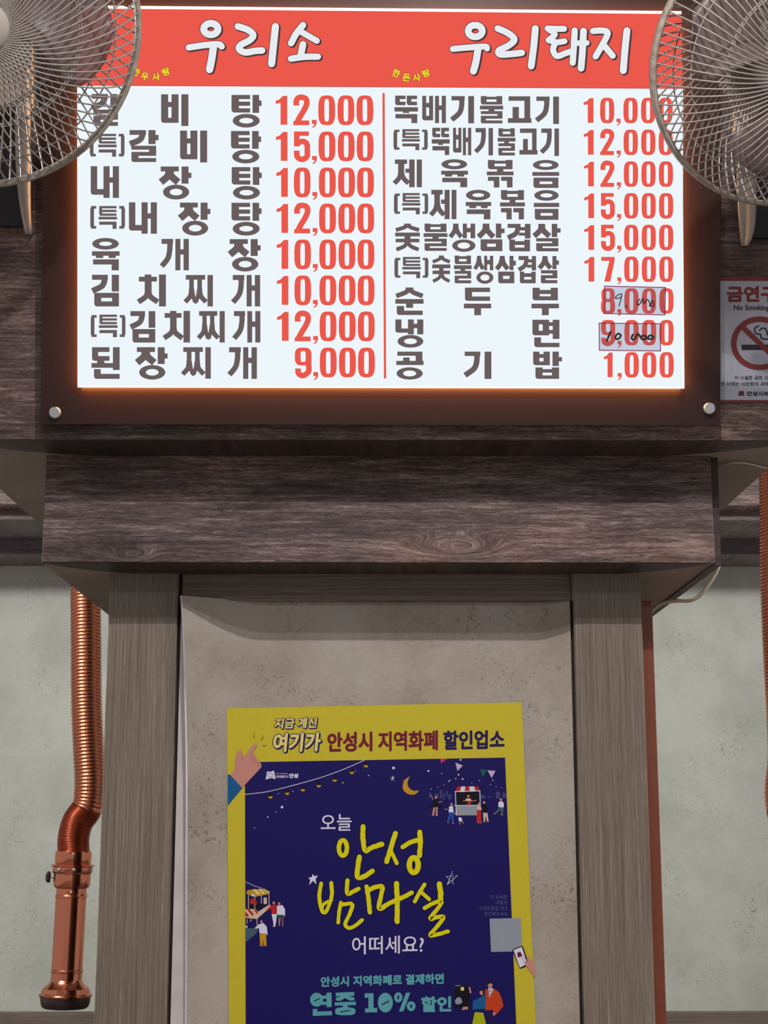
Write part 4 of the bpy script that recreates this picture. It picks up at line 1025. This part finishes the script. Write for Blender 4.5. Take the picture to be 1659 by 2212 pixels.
fl = pf(3.6); fl.poly(K6([(160, 1860), (190, 1810), (240, 1800), (270, 1850), (270, 1890), (210, 1915), (170, 1900)])); fl.stroke(K6([(165, 1625), (240, 1625)]), 1.4); done(fl, 'printed_card', 'grey')
fl = pf(3.8); fl.poly(K6([(370, 1640), (395, 1650), (415, 1735), (390, 1745)])); fl.poly(K6([(265, 2000), (285, 1950), (360, 1945), (362, 1985)])); done(fl, 'printed_hand', 'skin')
fl = pf(3); fl.poly(K6([(560, 1800), (640, 1720), (650, 1980), (430, 1990), (440, 1860)])); done(fl, 'printed_figure', 'blue')
fl = pf(3); fl.poly(K6([(465, 2030), (595, 2040), (650, 2260), (415, 2260)])); done(fl, 'printed_figure', 'lime')
fl = pf(3.4); fl.poly(K6([(615, 1690), (740, 1660), (830, 1720), (880, 1820), (905, 1940), (780, 2080), (740, 2060), (755, 2000), (620, 2000), (640, 1800)])); done(fl, 'printed_figure', 'orange')
fl = pf(4); fl.poly(K6([(668, 1665), (745, 1665), (745, 1700), (690, 1810)])); done(fl, 'printed_figure', 'white')
fl = pf(4.4)
for k in range(4): fl.stroke(K6([(675 + k*5, 1690 + k*28), (735 - k*8, 1688 + k*28)]), 1.2)
done(fl, 'printed_figure', 'ink')
fl = pf(4.2)
for x, y, a_, b2 in ((700, 1615, 5, 7), (568, 1728, 4.2, 5.5), (760, 2055, 2.6, 4)): (X, Y_), = K6([(x, y)]); fl.disc(X, Y_, a_, b2, n=16)
done(fl, 'printed_figure', 'skin')
fl = pf(4.6); fl.poly(K6([(665, 1610), (665, 1570), (700, 1550), (740, 1575), (738, 1600), (700, 1585)])); fl.poly(K6([(560, 1690), (610, 1680), (612, 1780), (590, 1750), (590, 1700), (545, 1715)])); done(fl, 'printed_figure', 'black')
fl = pf(3.2); fl.poly(K6([(630, 2000), (760, 2010), (790, 2260), (660, 2260)])); done(fl, 'printed_figure', 'ink')

# ------------------------------------------------------------------ copper extraction hoses
def hose(name, centre, rpx, Y, label, lean=0.0, knob=True):
    """centre: pixel-measured centre line in the plane y = Y, top to bottom, ending at the collar"""
    pts = [P3(x, y, Y) for x, y in centre]
    top = pts[0].copy(); top.z = 3.36
    pts = [top, (top + pts[0]) / 2] + pts
    rad = rpx * Y / F * 1.02
    path = [Vector(p) for p in smoothpts(pts, 24)]
    # resample by arc length
    s = [0.0]
    for a, b_ in zip(path, path[1:]): s.append(s[-1] + (b_ - a).length)
    L = s[-1]
    def at(t):
        lo = 0
        import bisect
        lo = min(max(bisect.bisect_right(s, t) - 1, 0), len(s) - 2)
        u = (t - s[lo]) / max(1e-9, s[lo+1] - s[lo]); return path[lo].lerp(path[lo+1], min(1, max(0, u)))
    root = empty(name, pts[-1], label, 'exhaust hose', 'copper table hoods')
    zbend = P3(centre[-1][0], 1745, Y).z
    tb = at(L * 0.9)
    # arc length where the fine tightly packed corrugation begins
    cut = next((t for t in [L * k / 400 for k in range(401)] if at(t).z < zbend), L * 0.9)
    def corr(t0, t1, pitch, amp, name_, mat, r0, r1):
        n = max(8, int((t1 - t0) / pitch)); m = 6
        P_, Rr = [], []
        for i in range(n * m + 1):
            t = t0 + (t1 - t0) * i / (n * m); k = i / m
            P_.append(at(t)); q_ = (t - t0) / (t1 - t0)
            ph = (k % 1.0)
            w_ = abs(math.sin(math.pi * ph)) ** 0.7
            Rr.append((r0 + (r1 - r0) * q_) * (1 - amp + amp * w_))
        mb = MB(); mb.tube(P_, Rr, 40, cap=False)
        return mb.build(name_, mat, root, smooth=True)
    corr(0, cut, 0.0112, 0.075, 'corrugated_pipe', M['copper_worn'], rad, rad)
    lo = corr(cut, L, 0.0048, 0.022, 'corrugated_pipe', M['copper_dark'], rad, rad * 1.02)
    lo['label'] = 'darker finely ribbed lower bend of the hose'
    # nozzle
    o = pts[-1]; k = Y / F; ax = Vector((lean, 0, -1)).normalized()
    def lat(prof, nm, mat, lab=None):
        mb = MB(); mb.lathe([(rr * k, hh * k) for rr, hh in prof], o, ax, 48); ob = mb.build(nm, mat, root, smooth=True)
        m_ = ob.modifiers.new('edge', 'EDGE_SPLIT'); m_.split_angle = R_(35)
        if lab: ob['label'] = lab
        return ob
    lat([(30, -3), (37, -3), (38, 0), (38, 20), (37, 22), (41, 24), (45.5, 25), (45.5, 27), (42, 29)], 'collar', M['copper'])
    lat([(42, 29), (42, 38), (41, 41), (38.5, 43), (38, 46), (38.5, 48), (38.5, 66), (36, 71), (31, 73)], 'lock_ring', M['copper'])
    lat([(31.5, 73), (32, 86), (33.5, 88), (33.5, 91), (32, 92), (32, 236), (33.5, 238), (33.5, 241), (32, 243), (32, 257)], 'slide_tube', M['copper'])
    lat([(32, 257), (33, 259), (36, 265), (43, 270), (48, 274), (50, 281), (51, 284), (54, 285), (55, 287), (54, 290), (50, 291)], 'bell_mouth', M['copper'])
    lat([(51, 289), (51.5, 294), (50.5, 302), (48, 310), (44, 313.5), (40, 313), (38, 300)], 'rubber_lip', M['rubber'])
    for a_ in (-120, -75, -20):                      # small studs round the lock ring
        p_ = o + ax * 34 * k + Vector((math.cos(R_(a_)), math.sin(R_(a_)), 0)) * 41.5 * k
        mb = MB(); mb.lathe([(4.2*k, 0), (4.0*k, 2.2*k), (2.4*k, 3.6*k), (0.01*k, 4*k)], p_, Vector((math.cos(R_(a_)), math.sin(R_(a_)), 0)), 14); mb.build('stud', M['steel'], root, smooth=True)
    if knob:
        mb = MB(); p_ = o + ax * 50 * k
        mb.tube([p_ + Vector((-37*k, 0, 0)), p_ + Vector((-46*k, -1*k, 0))], 2.6*k, 10)
        kn = mb.build('knob_stem', M['steel'], root)
        mb = MB()
        c_ = p_ + Vector((-46*k, -1*k, 0)); n_ = 30; prof = []
        for (rr, hh) in ((2, -1), (9.5, 0), (11, 2.5), (11, 5.5), (9, 8), (0.2, 8.6)):
            ring_ = []
            for j in range(n_):
                a_ = 2 * math.pi * j / n_; q_ = rr * (1 + 0.13 * math.cos(5 * a_) * (rr > 5))
                ring_.append(c_ + Vector((-hh * k, math.cos(a_) * q_ * k, math.sin(a_) * q_ * k)))
            prof.append(ring_)
        for ring_ in prof: mb.v += ring_
        for i in range(len(prof) - 1):
            for j in range(n_): mb.f.append((i*n_ + j, i*n_ + (j+1) % n_, (i+1)*n_ + (j+1) % n_, (i+1)*n_ + j))
        tag(mb.build('knob', M['rubber'], root, smooth=True), 'dark lobed clamp knob')
    return root
YH = 5.0
hose('exhaust_hose', [(186, 1200), (186, 1400), (187, 1520), (191, 1620), (194, 1690), (189, 1742), (168, 1775), (159, 1810), (159, 1842)], 32.5, YH,
     'copper corrugated exhaust hose with long nozzle hanging left of the pillar', lean=-0.018)
hose('exhaust_hose', [(1672, 1010), (1675, 1200), (1680, 1370), (1690, 1560), (1692, 1640), (1686, 1720), (1700, 1790), (1716, 1830), (1716, 1868)], 33, YH,
     'copper corrugated exhaust hose at the right edge, cut by the picture border', lean=0.01)

# ------------------------------------------------------------------ cables
def cable(pts, rad, label):
    P_ = smoothpts(pts, 10); root = MB(); root.tube(P_, rad, 10)
    return tag(root.build('cable', M['cream'], None, smooth=True), label, 'cable')
Yc = 3.30
cp = [P3(x, y, Yc + d) for x, y, d in ((1553, 1222, 0), (1545, 1240, 0), (1531, 1262, 0), (1512, 1286, 0), (1490, 1297, 0), (1460, 1298, 0.01), (1432, 1303, 0.02), (1412, 1315, 0.03), (1402, 1330, 0.04))]
cable(cp, 0.0044, 'cream cable sagging from the header corner to the right side of the pillar')
cz = zb - 0.004
cp = [zplane(cz).at(x, y) for x, y in ((1550, 1007), (1575, 1001), (1600, 999), (1625, 1003), (1652, 1010), (1662, 1010))]
cable(cp, 0.0024, 'thin pale cable running along the underside of the header beam')

# ------------------------------------------------------------------ wall fans
def fan(cpx, cpy, Rpx, Yc, tilt, swf, swr, blade0, mount, label, n_w=84, hubr=0.16, fh=0.34, fb=0.34, side=1):
    C_ = P3(cpx, cpy, Yc)
    view = (EYE - C_).normalized()
    up = Vector((0, 0, 1)); right = up.cross(-view).normalized() * -1
    right = Vector((1, 0, 0)); up2 = view.cross(right).normalized()
    if up2.z < 0: up2 = -up2
    ax = (view + right * tilt[0] + up2 * tilt[1]).normalized()     # faces out of the fan
    e1 = (Vector((1, 0, 0)) - ax * ax.x).normalized(); e2 = ax.cross(e1)
    if e2.z < 0: e2 = -e2                                             # up on the disc
    dist = (C_ - EYE).length
    R0 = Rpx * dist / math.sqrt(F * F + (cpx - 829.5) ** 2 + (cpy - 1106) ** 2)
    root = empty('wall_fan', C_, label, 'fan', 'wall fans flanking the menu')
    def pt(r_, a, h): return C_ + (e1 * math.cos(a) - e2 * math.sin(a)) * r_ + ax * h      # a grows clockwise as seen
    hf, hb = fh * R0, fb * R0
    def prof_f(r_): q_ = min(1, r_ / R0); return hf * (1 - q_ ** 5.5)
    def prof_b(r_): q_ = min(1, r_ / R0); return -hb * (1 - q_ ** 4.5)
    def guard(prof, sw, r0, name_, wire, extra):
        mb = MB()
        for i in range(n_w):
            a0 = 2 * math.pi * i / n_w; P_ = []
            for j in range(15):
                q_ = j / 14; r_ = r0 + (R0 - r0) * q_
                P_.append(pt(r_, a0 + sw * math.log(r_ / r0), prof(r_)))
            aend = a0 + sw * math.log(R0 / r0)
            P_.append(pt(R0 * 1.022, aend + 0.004, -0.010 if extra > 0 else 0.0)); P_.append(pt(R0 * 1.0, aend + 0.02, -0.016))
            mb.tube(P_, wire, 5, cap=False)
        for q_ in (0.58, 0.595, 0.82):
            mb.tube([pt(R0 * q_, 2*math.pi*k/72, prof(R0 * q_) - 0.002) for k in range(72)], wire * 0.9, 5, closed=True)
        return mb.build(name_, M['fan_wire'], root, smooth=True)
    guard(prof_f, swf, R0 * hubr, 'front_guard', 0.0015, 1)
    guard(prof_b, swr, R0 * 0.22, 'rear_guard', 0.0015, -1)
    mb = MB()
    cs = [(1.0, 0.006), (1.022, 0.004), (1.026, -0.006), (1.022, -0.018), (1.0, -0.020), (0.986, -0.012), (0.986, 0.0)]
    n_ = 120
    for k in range(n_):
        a = 2*math.pi*k/n_
        for q_, h in cs: mb.v.append(pt(R0 * q_, a, h))
    m = len(cs)
    for k in range(n_):
        for j in range(m): mb.f.append((k*m + j, k*m + (j+1) % m, ((k+1) % n_)*m + (j+1) % m, ((k+1) % n_)*m + j))
    mb.build('guard_rim', M['fan_rim'], root, smooth=True)
    mb = MB(); hr = R0 * hubr
    mb.lathe([(0.0005, 0.012), (hr*0.5, 0.011), (hr*0.86, 0.006), (hr*0.99, 0.0), (hr, -0.006), (hr*0.96, -0.010)], pt(0, 0, hf + 0.002), ax, 48)
    mb.build('guard_cap', M['fan_plastic'], root, smooth=True)
    mb = MB(); br = R0 * 0.20
    mb.lathe([(0.0005, 0.05), (br*0.7, 0.048), (br, 0.03), (br, -0.04), (br*0.6, -0.045)], pt(0, 0, 0), ax, 40)
    mb.build('blade_hub', M['fan_plastic'], root, smooth=True)
    for kb in range(3):                                # pitched blades with round tips
        vs_, fs_ = [], []; nu, nv = 16, 14
        for i in range(nu + 1):
            q_ = i / nu; r_ = R0 * (0.17 + 0.665 * q_)
            half = R_(12 + 26 * math.sin(min(1, q_ * 1.25) * math.pi / 2)) * (1 - 0.92 * max(0, (q_ - 0.66) / 0.34) ** 2.6)
            cen_ = blade0 + 2*math.pi*kb/3 + (0.10 * q_ * side)
            for j in range(nv + 1):
                s_ = -1 + 2 * j / nv; a = cen_ + half * s_
                vs_.append(pt(r_, a, 0.008 + side * 0.030 * s_ * (1 - 0.35 * q_) + 0.006 * s_ * s_))
        for i in range(nu):
            for j in range(nv):
                k = i * (nv + 1) + j; fs_.append((k, k + 1, k + nv + 2, k + nv + 1))
        ob = mesh_obj('fan_blade', vs_, fs_, M['blade'], root, smooth=True)
        sm = ob.modifiers.new('thickness', 'SOLIDIFY'); sm.thickness = 0.0018
    mb = MB(); mr = R0 * 0.33
    mb.lathe([(mr*0.5, 0.0), (mr*0.95, -0.006), (mr, -0.03), (mr*0.96, -0.10), (mr*0.7, -0.125), (0.001, -0.13)], pt(0, 0, -0.055), ax, 40)
    mb.build('motor_housing', M['fan_plastic'], root, smooth=True)
    # wall bracket: two ribbed horns and a dark back plate on the beam
    hx0, hx1, hy0, hy1, tipx, dirn = mount
    mp = beam_pl.off(0.002)
    def horn(x_top0, x_top1, x_bot0, x_bot1, ytop, ybot, d, nm='bracket_arm'):
        n_ = 22; cs_n = 9; vs_, fs_ = [], []
        for i in range(n_ + 1):
            q_ = i / n_; y = ytop + (ybot - ytop) * q_
            c = q_ ** 4
            a_ = x_top0 + (x_bot0 - x_top0) * c; b_ = x_top1 + (x_bot1 - x_top1) * (q_ ** 13)
            dd = d * (1 - 0.55 * q_ ** 3)
            for j in range(cs_n + 1):
                s_ = j / cs_n; x = a_ + (b_ - a_) * s_
                rib = 0.80 + 0.20 * abs(math.cos(s_ * math.pi * 1.5)) if 0 < j < cs_n else 0.0
                vs_.append(mp.off(dd * rib).at(x, y))
        for i in range(n_):
            for j in range(cs_n):
                k = i * (cs_n + 1) + j; fs_.append((k, k + 1, k + cs_n + 2, k + cs_n + 1))
        base_ = n_ * (cs_n + 1); fs_.append(tuple(base_ + j for j in range(cs_n + 1)))
        return mesh_obj(nm, vs_, fs_, M['fan_plastic'], root, smooth=True)
    horn(hx0, hx1, tipx[0], tipx[1], hy0, hy1, 0.050)
    cxm = cpx + dirn * 10
    mir = lambda x: 2 * cxm - x
    horn(mir(hx1), mir(hx0), mir(tipx[1]), mir(tipx[0]), hy0, hy1, 0.050)
    xa, xb2 = sorted((hx0 + (hx1 - hx0) * 0.5, mir(hx0 + (hx1 - hx0) * 0.5)))
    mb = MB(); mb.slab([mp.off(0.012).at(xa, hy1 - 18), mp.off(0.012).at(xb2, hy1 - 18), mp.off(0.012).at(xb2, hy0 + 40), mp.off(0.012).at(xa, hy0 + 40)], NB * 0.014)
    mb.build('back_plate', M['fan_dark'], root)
    # neck from the bracket to the motor
    a_ = mp.at(cxm, hy0 + 70); c_ = pt(0, 0, -0.14)
    mb = MB(); mb.tube(smoothpts([a_, a_ + Vector((0, -0.05, -0.0)), c_ + Vector((0, 0.05, -0.03)), c_], 6), [0.034] * 19, 20); mb.build('neck', M['fan_plastic'], root, smooth=True)
    mb = MB(); mb.slab([mp.off(0.045).at(min(hx0, mir(hx0)) + 0, hy0 + 80), mp.off(0.045).at(max(hx1, mir(hx0)), hy0 + 80), mp.off(0.045).at(max(hx1, mir(hx0)), hy0 - 60), mp.off(0.045).at(min(hx0, mir(hx0)), hy0 - 60)], NB * 0.044)
    mb.build('bracket_body', M['fan_plastic'], root)
    return root
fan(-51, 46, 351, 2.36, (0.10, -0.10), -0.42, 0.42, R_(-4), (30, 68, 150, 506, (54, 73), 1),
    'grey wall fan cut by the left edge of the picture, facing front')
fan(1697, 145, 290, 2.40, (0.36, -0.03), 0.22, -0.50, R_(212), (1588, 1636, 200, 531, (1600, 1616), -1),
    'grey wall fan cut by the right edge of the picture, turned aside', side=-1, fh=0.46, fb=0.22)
